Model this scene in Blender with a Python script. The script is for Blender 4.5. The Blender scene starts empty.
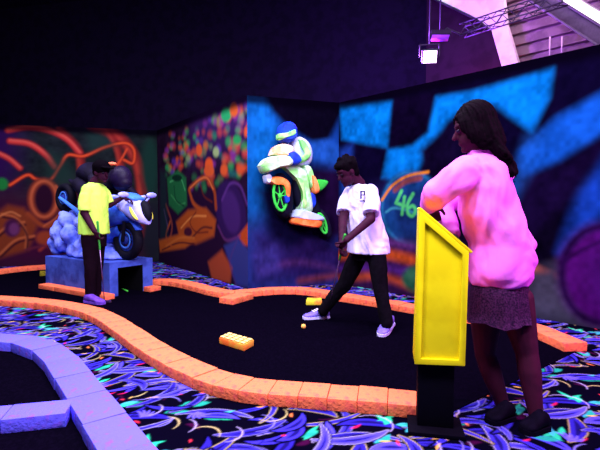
import bpy, bmesh, math, random
import numpy as np
from mathutils import Vector, Matrix, noise

random.seed(7); RNG = np.random.RandomState(11)
C = bpy.context.scene.collection
V = Vector
PI = math.pi

# ------------------------------------------------------------------ camera geometry
F = 450.0; CAMH = 1.1; PITCH = math.atan(21/450)
FW = V((0, math.cos(PITCH), -math.sin(PITCH))); UP = V((0, math.sin(PITCH), math.cos(PITCH))); RT = V((1, 0, 0))
EYE = V((0, 0, CAMH))
def ray(u, v): return FW + RT*((u-300)/F) + UP*(-(v-225)/F)
def g(u, v, z=0.0):
    d = ray(u, v); return EYE + d*((z-CAMH)/d.z)
def at(u, v, Y):
    d = ray(u, v); return EYE + d*(Y/d.y)
def hit(u, v, p, n):
    d = ray(u, v); return EYE + d*((p-EYE).dot(n)/d.dot(n))

# ------------------------------------------------------------------ colours and materials
def lin(c):
    c = c/255.0
    return c/12.92 if c <= .04045 else ((c+.055)/1.055)**2.4
def S(r, g_, b): return np.array([lin(r), lin(g_), lin(b)])

def mat(name, rgb, rough=.7, rgb2=None, scale=30, bump=0.0, bscale=80, metal=0.0, emit=None, estr=0, spec=.08, thresh=(.45, .6), detail=4):
    m = bpy.data.materials.new(name); m.use_nodes = True
    nt = m.node_tree; b = nt.nodes['Principled BSDF']
    c = S(*rgb); b.inputs['Base Color'].default_value = (*c, 1)
    b.inputs['Roughness'].default_value = rough; b.inputs['Metallic'].default_value = metal
    b.inputs['Specular IOR Level'].default_value = spec
    tc = nt.nodes.new('ShaderNodeTexCoord')
    n = nt.nodes.new('ShaderNodeTexNoise'); n.inputs['Scale'].default_value = scale; n.inputs['Detail'].default_value = detail
    nt.links.new(tc.outputs['Object'], n.inputs['Vector'])
    r = nt.nodes.new('ShaderNodeValToRGB')
    c2 = S(*rgb2) if rgb2 else c*.88
    r.color_ramp.elements[0].position = thresh[0]; r.color_ramp.elements[1].position = thresh[1]
    r.color_ramp.elements[0].color = (*c, 1); r.color_ramp.elements[1].color = (*c2, 1)
    nt.links.new(n.outputs['Fac'], r.inputs['Fac']); nt.links.new(r.outputs['Color'], b.inputs['Base Color'])
    if bump:
        n2 = nt.nodes.new('ShaderNodeTexNoise'); n2.inputs['Scale'].default_value = bscale; n2.inputs['Detail'].default_value = 5
        nt.links.new(tc.outputs['Object'], n2.inputs['Vector'])
        bp = nt.nodes.new('ShaderNodeBump'); bp.inputs['Strength'].default_value = bump; bp.inputs['Distance'].default_value = .01
        nt.links.new(n2.outputs['Fac'], bp.inputs['Height']); nt.links.new(bp.outputs['Normal'], b.inputs['Normal'])
    if emit:
        b.inputs['Emission Color'].default_value = (*S(*emit), 1); b.inputs['Emission Strength'].default_value = estr
    return m

def paint_mat(name, rough=.85, bump=.15, bscale=60):
    m = bpy.data.materials.new(name); m.use_nodes = True
    nt = m.node_tree; b = nt.nodes['Principled BSDF']; b.inputs['Roughness'].default_value = rough
    b.inputs['Specular IOR Level'].default_value = .0
    a = nt.nodes.new('ShaderNodeAttribute'); a.attribute_name = 'paint'
    nt.links.new(a.outputs['Color'], b.inputs['Base Color'])
    n2 = nt.nodes.new('ShaderNodeTexNoise'); n2.inputs['Scale'].default_value = bscale
    bp = nt.nodes.new('ShaderNodeBump'); bp.inputs['Strength'].default_value = bump; bp.inputs['Distance'].default_value = .005
    tc = nt.nodes.new('ShaderNodeTexCoord'); nt.links.new(tc.outputs['Object'], n2.inputs['Vector'])
    nt.links.new(n2.outputs['Fac'], bp.inputs['Height']); nt.links.new(bp.outputs['Normal'], b.inputs['Normal'])
    return m

# ------------------------------------------------------------------ object helpers
def tag(o, label=None, cat=None, group=None, kind=None):
    if label: o['label'] = label
    if cat: o['category'] = cat
    if group: o['group'] = group
    if kind: o['kind'] = kind
    return o
def empty(name, loc, label=None, cat=None, group=None):
    o = bpy.data.objects.new(name, None); C.objects.link(o); o.location = loc; o.empty_display_size = .1
    return tag(o, label, cat, group)
def link(name, me, m=None, parent=None, origin=None):
    """mesh data is in world coordinates; origin moves the object's origin"""
    o = bpy.data.objects.new(name, me); C.objects.link(o)
    if m: me.materials.append(m)
    if origin is not None:
        me.transform(Matrix.Translation(-V(origin))); o.location = origin
    if parent is not None:
        o.parent = parent
        pw = V((0, 0, 0)); p = parent
        while p: pw += p.location; p = p.parent
        o.location = (V(origin) if origin is not None else V((0, 0, 0))) - pw
    return o
def smooth(me, ang=None):
    for p in me.polygons: p.use_smooth = True
def build(name, bm, m, parent=None, origin=None, sm=True, bevel=0):
    bmesh.ops.recalc_face_normals(bm, faces=bm.faces)
    if bevel:
        es = [e for e in bm.edges if len(e.link_faces) == 2 and e.calc_face_angle(0) > .5]
        bmesh.ops.bevel(bm, geom=es, offset=bevel, segments=2, profile=.6, affect='EDGES')
    me = bpy.data.meshes.new(name); bm.to_mesh(me); bm.free()
    if sm: smooth(me)
    if sm and bevel: me.set_sharp_from_angle(angle=.7)
    return link(name, me, m, parent, origin)

def ring(bm, pts): return [bm.verts.new(p) for p in pts]
def bridge(bm, a, b):
    n = len(a)
    for i in range(n): bm.faces.new((a[i], a[(i+1) % n], b[(i+1) % n], b[i]))
def frame(d):
    d = d.normalized(); a = V((0, 0, 1)) if abs(d.z) < .9 else V((1, 0, 0))
    x = d.cross(a).normalized(); return x, d.cross(x).normalized(), d
def cap(bm, p0, r0, p1, r1, n=14):
    p0 = V(p0); p1 = V(p1)
    if (p1-p0).length < 1e-5: return
    x, y, d = frame(p1-p0); rs = []
    for k in (-75, -45, -15, 0):
        a = math.radians(k); rs.append((p0+d*(r0*math.sin(a)), r0*math.cos(a)))
    for k in (0, 15, 45, 75):
        a = math.radians(k); rs.append((p1+d*(r1*math.sin(a)), r1*math.cos(a)))
    prev = None; first = None
    for c, r in rs:
        cur = ring(bm, [c+x*(r*math.cos(2*PI*i/n))+y*(r*math.sin(2*PI*i/n)) for i in range(n)])
        if prev: bridge(bm, prev, cur)
        else: first = cur
        prev = cur
    bm.faces.new(first[::-1]); bm.faces.new(prev)
def chain(bm, pts, n=14):
    for (p0, r0), (p1, r1) in zip(pts, pts[1:]): cap(bm, p0, r0, p1, r1, n)
def cyl(bm, p0, p1, r0, r1=None, n=20):
    p0 = V(p0); p1 = V(p1); r1 = r0 if r1 is None else r1
    x, y, d = frame(p1-p0)
    a = ring(bm, [p0+x*(r0*math.cos(2*PI*i/n))+y*(r0*math.sin(2*PI*i/n)) for i in range(n)])
    b = ring(bm, [p1+x*(r1*math.cos(2*PI*i/n))+y*(r1*math.sin(2*PI*i/n)) for i in range(n)])
    bridge(bm, a, b); bm.faces.new(a[::-1]); bm.faces.new(b)
def ell(bm, c, ax, ay, az, nu=20, nv=12):
    """ellipsoid with half axes given as vectors"""
    c = V(c); rs = []
    top = bm.verts.new(c+V(az)); bot = bm.verts.new(c-V(az))
    for j in range(1, nv):
        t = PI*j/nv
        rs.append(ring(bm, [c+V(az)*math.cos(t)+(V(ax)*math.cos(2*PI*i/nu)+V(ay)*math.sin(2*PI*i/nu))*math.sin(t) for i in range(nu)]))
    for a, b in zip(rs, rs[1:]): bridge(bm, a, b)
    for i in range(nu):
        bm.faces.new((top, rs[0][(i+1) % nu], rs[0][i])); bm.faces.new((bot, rs[-1][i], rs[-1][(i+1) % nu]))
def loft(bm, secs, n=28, power=2.0):
    """secs: (centre, half-axis a, half-axis b)"""
    prev = None
    for c, a, b in secs:
        pts = []
        for i in range(n):
            t = 2*PI*i/n; ct, st = math.cos(t), math.sin(t)
            k = (abs(ct)**power+abs(st)**power)**(-1/power)
            pts.append(V(c)+V(a)*(ct*k)+V(b)*(st*k))
        cur = ring(bm, pts)
        if prev: bridge(bm, prev, cur)
        else: bm.faces.new(cur[::-1])
        prev = cur
    bm.faces.new(prev)
def hull_prism(bm, pts, d):
    """closed polygon pts (3-D) extruded by vector d"""
    a = ring(bm, pts); b = ring(bm, [p+d for p in pts])
    bridge(bm, a, b); bm.faces.new(a[::-1]); bm.faces.new(b)
def box(bm, c, ex, ey, ez):
    c = V(c); ex = V(ex); ey = V(ey); ez = V(ez)
    hull_prism(bm, [c-ex-ey-ez, c+ex-ey-ez, c+ex+ey-ez, c-ex+ey-ez], ez*2)
def torus(bm, c, axis, R, r, nu=36, nv=12, sq=1.0):
    x, y, d = frame(V(axis)); rings = []
    for i in range(nu):
        t = 2*PI*i/nu; rad = x*math.cos(t)+y*math.sin(t)
        rings.append(ring(bm, [V(c)+rad*(R+r*math.cos(2*PI*j/nv))+d*(r*sq*math.sin(2*PI*j/nv)) for j in range(nv)]))
    for i in range(nu): bridge(bm, rings[i], rings[(i+1) % nu])
def tube(bm, pts, r, n=10):
    for a, b in zip(pts, pts[1:]): cap(bm, a, r, b, r, n)
def catmull(pts, k=8):
    P = [V(p) for p in pts]; P = [P[0]*2-P[1]]+P+[P[-1]*2-P[-2]]; out = []
    for i in range(1, len(P)-2):
        for j in range(k):
            t = j/k
            out.append(.5*((2*P[i])+(P[i+1]-P[i-1])*t+(2*P[i-1]-5*P[i]+4*P[i+1]-P[i+2])*t*t+(3*P[i]-P[i-1]-3*P[i+1]+P[i+2])*t**3))
    out.append(P[-2]); return out

def remeshed(name, bm, m, parent=None, voxel=.008, it=6, fold=0, fscale=(14, 14, 5), origin=None, factor=.5):
    """fuse the overlapping closed shapes of bm into one continuous skin"""
    bmesh.ops.recalc_face_normals(bm, faces=bm.faces)
    me = bpy.data.meshes.new(name); bm.to_mesh(me); bm.free()
    o = bpy.data.objects.new(name, me); C.objects.link(o)
    r = o.modifiers.new('r', 'REMESH'); r.mode = 'VOXEL'; r.voxel_size = voxel; r.use_smooth_shade = True
    if it:
        s = o.modifiers.new('s', 'SMOOTH'); s.iterations = it; s.factor = factor
    dg = bpy.context.evaluated_depsgraph_get(); dg.update()
    me2 = bpy.data.meshes.new_from_object(o.evaluated_get(dg))
    bpy.data.objects.remove(o); bpy.data.meshes.remove(me)
    me2.name = name
    if fold:
        nrm = [v.normal.copy() for v in me2.vertices]
        for v, nn in zip(me2.vertices, nrm):
            q = V((v.co.x*fscale[0], v.co.y*fscale[1], v.co.z*fscale[2]))
            w = noise.noise(q*.5+V((3, 1, 2)))*1.2
            q += V((w, w, w*1.5))
            v.co += nn*(fold*(noise.noise(q)+.5*noise.noise(q*2.1)))
    smooth(me2); me2.materials.clear()
    return link(name, me2, m, parent, origin)

# ------------------------------------------------------------------ mural painting (flat airbrush on the wall's own metres)
def sdf_poly(X, Y, poly):
    d = np.full(X.shape, 1e9); inside = np.zeros(X.shape, bool); n = len(poly)
    for i in range(n):
        ax, ay = poly[i]; bx, by = poly[(i+1) % n]
        ex, ey = bx-ax, by-ay; L = ex*ex+ey*ey+1e-12
        t = np.clip(((X-ax)*ex+(Y-ay)*ey)/L, 0, 1)
        d = np.minimum(d, (X-ax-t*ex)**2+(Y-ay-t*ey)**2)
        c = ((ay > Y) != (by > Y)) & (X < ex*(Y-ay)/(ey+1e-12)+ax)
        inside ^= c
    d = np.sqrt(d); return np.where(inside, -d, d)
def sdf_line(X, Y, pts):
    d = np.full(X.shape, 1e9)
    for (ax, ay), (bx, by) in zip(pts, pts[1:]):
        ex, ey = bx-ax, by-ay; L = ex*ex+ey*ey+1e-12
        t = np.clip(((X-ax)*ex+(Y-ay)*ey)/L, 0, 1)
        d = np.minimum(d, (X-ax-t*ex)**2+(Y-ay-t*ey)**2)
    return np.sqrt(d)
def cat2(pts, k=6): return [(p.x, p.y) for p in catmull([V((a, b, 0)) for a, b in pts], k)]
def vnoise(shape, cells, rng):
    gy, gx = cells; a = rng.rand(gy+2, gx+2)
    y = np.linspace(0, gy, shape[0]); x = np.linspace(0, gx, shape[1])
    yi = y.astype(int); xi = x.astype(int); fy = (y-yi)[:, None]; fx = (x-xi)[None]
    fy = fy*fy*(3-2*fy); fx = fx*fx*(3-2*fx)
    return (a[np.ix_(yi, xi)]*(1-fy)*(1-fx)+a[np.ix_(yi+1, xi)]*fy*(1-fx)+a[np.ix_(yi, xi+1)]*(1-fy)*fx+a[np.ix_(yi+1, xi+1)]*fy*fx)

class Wall:
    def __init__(s, p0, p1, h, res=.012):
        s.p0 = V((p0[0], p0[1], 0)); s.p1 = V((p1[0], p1[1], 0)); s.h = h
        s.L = (s.p1-s.p0).length; s.d = (s.p1-s.p0).normalized(); s.n = V((s.d.y, -s.d.x, 0))   # towards the room
        s.nx = int(s.L/res)+1; s.ny = int(h/res)+1
        s.X, s.Y = np.meshgrid(np.linspace(0, s.L, s.nx), np.linspace(0, h, s.ny))
        s.img = np.zeros((s.ny, s.nx, 3)); s.rng = np.random.RandomState(5)
    def px(s, u, v):
        q = hit(u, v, s.p0, s.n); return ((q-s.p0).dot(s.d), q.z)
    def P(s, l): return [s.px(*q) for q in l]
    def m(s, k, u=None): return k*.0125                                        # about one photo pixel at the walls, in metres
    def blend(s, a, c): s.img += (np.array(c)-s.img)*a[..., None]
    def base(s, c): s.img[:] = c
    def poly(s, l, c, soft=2, al=1.0):
        sd = sdf_poly(s.X, s.Y, s.P(l)); k = s.m(soft*1.35); a = np.clip(.5-sd/(2*k), 0, 1); s.blend(a*a*(3-2*a)*al, c)
    def line(s, l, w, c, soft=1, al=1.0, curve=True):
        p = s.P(l); p = cat2(p) if curve and len(p) > 2 else p
        sd = sdf_line(s.X, s.Y, p)-s.m(w)/2; k = s.m(soft*1.35); a = np.clip(.5-sd/(2*k), 0, 1); s.blend(a*a*(3-2*a)*al, c)
    def ell(s, u, v, rx, ry, c, soft=2, al=1.0, rot=0, ringw=0):
        """an ellipse given by its photo outline, carried onto the wall"""
        l = []
        for i in range(28):
            t = 2*PI*i/28; x, y = rx*math.cos(t), ry*math.sin(t)
            l.append((u+x*math.cos(rot)-y*math.sin(rot), v+x*math.sin(rot)+y*math.cos(rot)))
        if ringw: s.line(l+[l[0]], ringw, c, soft, al, False)
        else: s.poly(l, c, soft, al)
    def mottle(s, amt=.35, cells=(24, 30)):
        n = vnoise(s.X.shape, cells, s.rng)*.6+vnoise(s.X.shape, (cells[0]*3, cells[1]*3), s.rng)*.4
        s.img *= (1+amt*(n-.5)*2)[..., None]
    def make(s, name, m, thick=.1, gain=.52):
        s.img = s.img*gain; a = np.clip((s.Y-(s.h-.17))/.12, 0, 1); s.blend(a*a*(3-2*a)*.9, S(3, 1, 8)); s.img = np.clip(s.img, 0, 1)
        nx, ny = s.nx, s.ny
        co = np.zeros((ny, nx, 3))
        co[..., 0] = s.p0.x+s.d.x*s.X; co[..., 1] = s.p0.y+s.d.y*s.X; co[..., 2] = s.Y
        fr = co.reshape(-1, 3); N = len(fr)
        b0 = s.p0-s.n*thick; b1 = s.p1-s.n*thick
        back = np.array([[b0.x, b0.y, 0], [b1.x, b1.y, 0], [b1.x, b1.y, s.h], [b0.x, b0.y, s.h]])
        co = np.vstack([fr, back])
        i = (np.arange(ny-1)[:, None]*nx+np.arange(nx-1)[None]).ravel()
        f = np.stack([i, i+1, i+1+nx, i+nx], 1).tolist()
        a, b, c_, d = 0, nx-1, N-1, N-nx
        f += [[N+1, N, N+3, N+2], [d, c_, N+2, N+3], [b, a, N, N+1], [a, d, N+3, N], [c_, b, N+1, N+2]]
        me = bpy.data.meshes.new(name); me.from_pydata(co.tolist(), [], f)
        at_ = me.attributes.new('paint', 'FLOAT_COLOR', 'POINT')
        col = np.ones((N+4, 4)); col[:N, :3] = s.img.reshape(-1, 3); col[N:, :3] = .004
        at_.data.foreach_set('color', col.ravel())
        o = link(name, me, m); tag(o, kind='structure'); return o

# ------------------------------------------------------------------ the walls
HW = 2.48
K0 = g(248, 289); K0.z = 0
PD = V((-2.69, 8.53, 0)); PB = V((.53, 6.2, 0)); DC = (V((2.62, 3.93, 0))-PB).normalized()
mural = paint_mat('mural paint')
O_ = S(255, 95, 45); G_ = S(50, 185, 90); PU = S(80, 40, 160)

# --- wall_left: red machine mural
D = Wall(PD+(V((-5.24, 7.86, 0))-PD)*2.0, PD, HW, .016)
D.base(S(32, 40, 42)); D.mottle(.5)
D.poly([(-40, 110), (22, 120), (15, 185), (-40, 200)], S(48, 18, 75), 20)
D.poly([(-40, 190), (60, 200), (140, 225), (140, 270), (-40, 275)], S(70, 20, 55), 25)
D.poly([(60, 185), (110, 180), (110, 262), (60, 262)], S(80, 22, 40), 14, .6)
for l, w in (([(92, 125), (120, 138), (138, 165), (142, 200), (138, 225)], 15), ([(60, 130), (78, 150), (82, 175)], 9), ([(105, 125), (118, 150), (122, 172)], 8)):
    D.line(l, w, S(150, 42, 40), 3); D.line([(a-2, b-1) for a, b in l], w*.35, S(205, 72, 55), 3, .8)
for l, w in (([(8, 130), (28, 127), (48, 130), (67, 139), (80, 153)], 6), ([(10, 141), (30, 144), (46, 155), (55, 167)], 6), ([(-10, 150), (8, 158), (20, 168)], 5)):
    D.line(l, w+3, S(110, 28, 40), 2); D.line(l, w, S(225, 70, 60), 2); D.line([(a, b-1) for a, b in l], 2, S(245, 120, 95), 1.5, .6)
D.line([(10, 185), (27, 175), (36, 179), (50, 180), (60, 166), (68, 155), (84, 156), (105, 147), (125, 143), (134, 150), (133, 163), (124, 160)], 5.5, S(120, 30, 30), 2)
D.line([(10, 185), (27, 175), (36, 179), (50, 180), (60, 166), (68, 155), (84, 156), (105, 147), (125, 143), (134, 150), (133, 163), (124, 160)], 3, S(255, 95, 50), 1.2)
D.line([(117, 165), (122, 158), (127, 149)], 2.5, S(250, 90, 50), 1.2)
D.ell(44, 199, 17, 22, S(45, 18, 40), 3); D.ell(44, 199, 13, 18, S(175, 78, 45), 3, ringw=7); D.ell(44, 199, 13, 18, S(225, 120, 75), 2, .7, ringw=2)
D.poly([(-20, 225), (8, 205), (24, 208), (38, 225), (28, 250), (0, 258), (-20, 260)], S(140, 62, 36), 4)
for l in ([(-10, 240), (8, 226), (24, 222)], [(0, 254), (16, 240), (34, 236)], [(2, 214), (16, 218), (26, 232), (26, 248)]):
    D.line(l, 3, S(200, 105, 60), 1.5); D.line([(a+1, b+3) for a, b in l], 2.5, S(60, 22, 36), 1.5)
D.ell(12, 228, 8, 9, S(75, 28, 70), 2.5); D.ell(45, 238, 9, 7, S(165, 70, 42), 3); D.ell(62, 242, 7, 9, S(120, 40, 40), 3)
D.line([(28, 214), (44, 226), (58, 222)], 6, S(160, 72, 40), 2); D.line([(40, 250), (60, 232), (70, 222)], 4, S(170, 60, 50), 2)
D.ell(2, 184, 6, 6, S(35, 140, 60), 2); D.ell(-14, 175, 10, 14, S(60, 30, 110), 3)
D.ell(150, 168, 9, 30, S(28, 62, 52), 6); D.ell(152, 230, 10, 28, S(34, 36, 46), 6)
D.poly([(48, 150), (66, 158), (78, 182), (62, 190), (46, 176)], S(34, 62, 54), 8, .8); D.poly([(86, 133), (100, 131), (116, 146), (90, 152)], S(36, 66, 58), 6, .8)
D.line([(56, 186), (64, 200), (58, 216), (44, 226)], 2.5, S(215, 110, 66), 1.5, .8); D.line([(-4, 218), (10, 212), (20, 216)], 2, S(235, 140, 80), 1.5, .8); D.line([(26, 250), (44, 246), (56, 252)], 3, S(110, 42, 60), 2)
D.line([(140, 176), (146, 200), (142, 236)], 4, S(120, 40, 44), 3, .8); D.ell(14, 229, 5, 6, S(130, 66, 120), 2, .7)
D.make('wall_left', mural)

# --- wall_side: coloured dots, green and orange riders
A = Wall(PD, K0, HW)
A.base(S(40, 22, 46)); A.mottle(.4)
A.poly([(190, 160), (250, 140), (250, 90), (190, 100)], S(62, 36, 96), 20)
for k in range(190):
    u = A.rng.uniform(164, 249); v = 134-(u-162)*.38+A.rng.uniform(3, 72)*(1 if u > 190 else .6)
    sz = A.rng.uniform(1.3, 3.1)*(.6+(u-160)/150)
    c = [S(60, 175, 95), S(60, 175, 95), S(245, 95, 50), S(245, 95, 50), S(110, 65, 180), S(150, 60, 160), S(40, 120, 110), S(225, 80, 75), S(150, 190, 110)][A.rng.randint(9)]
    A.ell(u, v, sz, sz*A.rng.uniform(1.1, 1.9), c, 3.2, A.rng.uniform(.25, .85))
for u, v, rx, ry, c in ((226, 115, 5, 7, S(50, 190, 110)), (234, 110, 4, 7, S(240, 110, 50)), (209, 165, 4, 7, S(250, 100, 45)), (199, 150, 3, 6, S(245, 100, 50)), (237, 140, 4, 5, S(50, 180, 95)), (246, 132, 2, 5, S(240, 100, 60)), (224, 170, 3.5, 6, S(240, 100, 50)), (216, 152, 3, 5, S(170, 200, 130))):
    A.ell(u, v, rx, ry, c, 2.2)
A.poly([(160, 205), (205, 190), (249, 185), (249, 292), (160, 265)], S(42, 20, 50), 14)
A.poly([(167, 178), (178, 170), (186, 178), (187, 205), (178, 214), (169, 205)], S(38, 120, 66), 2.5)
A.line([(170, 182), (180, 178), (185, 190)], 2.5, S(80, 195, 110), 1.2); A.line([(171, 195), (179, 204), (185, 203)], 2, S(70, 170, 90), 1.2); A.ell(177, 178, 5, 3.5, S(20, 55, 40), 1.5)
A.line([(166, 205), (172, 225), (169, 243)], 5, S(150, 70, 60), 2); A.line([(164, 210), (168, 228)], 3, S(120, 90, 150), 2)
A.ell(231, 212, 15, 32, S(52, 28, 84), 3, rot=-.15); A.ell(231, 212, 9, 22, S(80, 44, 120), 3, .7, rot=-.15)
A.line([(190, 188), (199, 180), (207, 178), (214, 190), (216, 208)], 6, S(170, 74, 38), 2); A.line([(189, 190), (194, 204), (206, 213)], 6, S(190, 85, 40), 2)
A.line([(190, 188), (199, 180), (207, 178), (213, 189)], 2, S(245, 130, 70), 1.2); A.ell(209, 171, 5, 6, S(235, 100, 48), 2)
A.poly([(176, 222), (188, 210), (206, 208), (216, 220), (214, 236), (196, 244), (180, 240)], S(190, 88, 38), 3)
A.line([(181, 228), (192, 217), (206, 216)], 2.5, S(250, 150, 70), 1.2); A.line([(190, 240), (202, 228), (212, 228)], 2.5, S(90, 36, 40), 1.5); A.ell(188, 232, 4, 5, S(80, 30, 50), 2)
A.poly([(159, 240), (180, 234), (196, 240), (185, 248), (160, 252)], S(205, 100, 40), 2.5); A.line([(162, 250), (178, 243), (194, 244)], 2, S(90, 30, 40), 1.2)
A.line([(170, 222), (166, 236), (172, 247)], 4, S(200, 95, 45), 2)
A.poly([(238, 236), (249, 222), (249, 246), (243, 246)], S(205, 82, 40), 2); A.poly([(224, 246), (238, 238), (249, 250), (249, 288), (236, 285)], S(58, 66, 140), 3)
A.poly([(208, 262), (222, 250), (232, 268), (230, 284), (212, 279)], S(185, 80, 50), 3)
A.line([(222, 200), (230, 184), (240, 186), (247, 204)], 2.5, S(110, 62, 150), 2, .8); A.line([(218, 226), (226, 240), (240, 236)], 2.5, S(120, 60, 130), 2, .8)
A.line([(200, 184), (204, 196), (212, 202)], 2, S(110, 40, 36), 1.5); A.line([(196, 212), (190, 222), (196, 232), (208, 232)], 2, S(120, 44, 36), 1.5); A.line([(166, 246), (180, 238), (194, 238)], 2.5, S(236, 130, 56), 1.5, .8)
A.poly([(160, 170), (166, 172), (168, 236), (160, 240)], S(34, 58, 62), 5, .7); A.line([(174, 186), (176, 200), (184, 206)], 2, S(20, 60, 44), 1.5); A.line([(238, 238), (230, 262), (236, 284)], 2, S(90, 60, 130), 2, .7)
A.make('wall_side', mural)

# --- wall_back: blue chequers round the mounted bike
B = Wall(K0, PB, HW)
B.base(S(20, 70, 150)); B.poly([(245, 95), (274, 98), (282, 200), (245, 230)], S(16, 114, 196), 14)
B.poly([(245, 225), (340, 215), (340, 292), (245, 292)], S(44, 34, 100), 20)
B.poly([(262, 90), (345, 90), (345, 108), (329, 141), (313, 143), (288, 128), (272, 112)], S(10, 6, 24), 4)
B.poly([(300, 144), (330, 140), (345, 152), (345, 166), (305, 160)], S(30, 90, 175), 4)
B.poly([(304, 164), (345, 168), (345, 238), (318, 240)], S(28, 10, 48), 7); B.poly([(256, 190), (275, 178), (320, 235), (300, 255), (270, 240)], S(14, 12, 46), 8)  # second patch: soft shadow around the mounted bike, put into the wall colour
B.poly([(245, 90), (345, 90), (345, 103), (300, 99), (245, 95)], S(10, 6, 20), 2)
B.poly([(278, 262), (305, 240), (345, 250), (345, 268), (300, 275)], S(42, 28, 90), 6); B.line([(262, 270), (300, 262), (345, 272)], 5, S(92, 52, 120), 4, .8); B.line([(300, 281), (345, 274)], 5, S(150, 66, 60), 4, .8)
B.poly([(254, 255), (274, 246), (280, 270), (258, 278)], S(70, 66, 160), 5, .8)
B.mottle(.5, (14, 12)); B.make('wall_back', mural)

# --- wall_right: chequered flag, helmet, wheel
E1 = PB+DC*5.2
W = Wall(PB, E1, HW, .013)
BL = S(6, 124, 206); DK = S(16, 8, 34)
W.base(DK*.6)
W.poly([(335, 60), (700, 20), (800, 150), (560, 180), (470, 220), (335, 215)], S(10, 5, 34), 20)
W.poly([(340, 106), (392, 101), (387, 147), (362, 143), (342, 139)], BL, 3); W.poly([(340, 150), (352, 145), (350, 200), (340, 205)], S(24, 58, 140), 5)
W.poly([(388, 150), (412, 145), (428, 132), (436, 97), (470, 92), (520, 78), (553, 68), (549, 98), (532, 132), (512, 118), (497, 106), (470, 104), (447, 122), (432, 150), (416, 172), (400, 182), (382, 178)], BL, 3)
W.poly([(393, 99), (434, 91), (427, 131), (410, 144), (391, 147)], S(12, 4, 30), 3)
W.poly([(420, 150), (452, 122), (470, 120), (452, 172), (424, 178)], S(14, 6, 34), 4)
W.poly([(520, 152), (556, 118), (604, 92), (640, 80), (640, 118), (604, 132), (560, 160), (524, 178)], S(18, 92, 190), 4)
W.poly([(612, 150), (604, 158), (580, 190), (560, 252), (584, 236), (612, 214), (660, 190), (660, 120)], S(20, 66, 165), 6)
W.poly([(515, 178), (560, 165), (604, 140), (600, 158), (566, 205), (530, 235)], S(20, 8, 44), 5)
W.line([(534, 140), (524, 165), (505, 200)], 10, S(30, 100, 190), 7, .5)
# helmet with the number
W.poly([(340, 196), (386, 178), (395, 245), (340, 250)], S(22, 18, 62), 6)
W.ell(411, 208, 31, 38, S(20, 62, 118), 3); W.ell(411, 208, 29, 36, S(42, 130, 175), 2, .7, ringw=2.5); W.ell(416, 216, 20, 26, S(20, 40, 92), 5, .8)
W.line([(382, 200), (392, 186), (408, 176), (428, 172)], 2.5, S(235, 140, 40), 1); W.line([(386, 212), (396, 208), (420, 216), (438, 236)], 2, S(60, 150, 170), 1.2); W.line([(395, 190), (405, 182), (420, 178)], 5, S(150, 70, 50), 1.5, .8)
gn = S(80, 205, 110)
W.line([(401.5, 191), (396, 203), (405, 206)], 3.4, gn, .9, 1, False); W.line([(404.5, 197), (402, 214)], 3.4, gn, .9, 1, False)
W.line([(413, 194), (408, 203), (407.5, 212), (412, 216), (415.5, 211), (413, 206), (408.5, 208)], 3.4, gn, .9)
# swoops along the foot of the wall
W.poly([(340, 238), (440, 245), (520, 262), (520, 330), (340, 290)], S(52, 22, 66), 8)
W.line([(338, 256), (375, 252), (420, 262), (470, 274)], 9, S(225, 92, 36), 4); W.line([(340, 268), (380, 268), (420, 274)], 7, S(88, 40, 130), 4); W.line([(340, 279), (380, 276), (412, 286), (450, 290)], 7, S(180, 72, 40), 4)
W.line([(338, 246), (372, 242), (430, 248)], 5, S(100, 50, 120), 4); W.ell(424, 279, 22, 15, S(40, 96, 66), 3); W.ell(420, 275, 12, 7, S(60, 120, 80), 4, .7)
W.line([(500, 262), (530, 268), (552, 276)], 6, S(200, 100, 66), 2.5)
W.poly([(528, 272), (556, 264), (575, 300), (604, 330), (528, 320)], S(66, 66, 82), 6)
W.ell(602, 275, 42, 50, S(80, 14, 106), 6); W.ell(602, 275, 40, 48, S(36, 8, 60), 2, ringw=4); W.ell(606, 275, 22, 30, S(60, 14, 90), 8, .8); W.line([(562, 262), (582, 250), (604, 240)], 2, S(36, 8, 60), 2)
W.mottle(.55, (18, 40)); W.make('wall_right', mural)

# --- the hall behind: dark upper walls
hall = mat('hall wall black paint', (14, 7, 30), .9, (10, 5, 24), 6, spec=.05)
NC = V((DC.y*-1, DC.x, 0)); NC = V((-DC.y, DC.x, 0))
Q0 = PB+NC*3.0
def u_on(u):
    d = ray(u, 150); n = NC; return hit(u, 150, Q0, n)
KC = u_on(425); KC.z = 0; KX = u_on(505); KX.z = 0; KE = KX+DC*7; HH = 5.6
def slab(name, a, b, z0, z1, n, t, m):
    bm = bmesh.new(); a = V((a.x, a.y, z0)); b = V((b.x, b.y, z0))
    hull_prism(bm, [a, b, b+n*t, a+n*t], V((0, 0, z1-z0))); return tag(build(name, bm, m, sm=False), kind='structure')
bl = V((-11, 11.5, 0)); dB = (KC-bl).normalized()
slab('wall_rear', bl, KC, 0, HH, V((-dB.y, dB.x, 0)), .15, hall)
slab('wall_rear_right', KC, KX, 0, HH, NC, .15, mat('hall wall grey', (40, 20, 42), .85, (32, 15, 34), 4))
slab('wall_far_left', V((-7.85, 7.15, 0)), V((-11, 11.5, 0)), 0, HH, V((-.8, -.6, 0)), .15, hall)
# corrugated siding: one wall, ribs in its own mesh
bm = bmesh.new(); zz = 0.0; prof = []
while zz < HH:
    prof += [(zz, 0), (zz+.035, 0), (zz+.04, -.085), (zz+.17, -.07)]; zz += .18
a = [bm.verts.new(V((KX.x, KX.y, z))+NC*d) for z, d in prof]; b = [bm.verts.new(V((KE.x, KE.y, z))+NC*d) for z, d in prof]
for i in range(len(a)-1): bm.faces.new((a[i], b[i], b[i+1], a[i+1]))
bmesh.ops.solidify(bm, geom=bm.faces[:], thickness=.02)
tag(build('wall_rear_siding', bm, mat('ribbed siding', (190, 150, 176), .6, (160, 122, 150), 5), sm=False), kind='structure')
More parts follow.
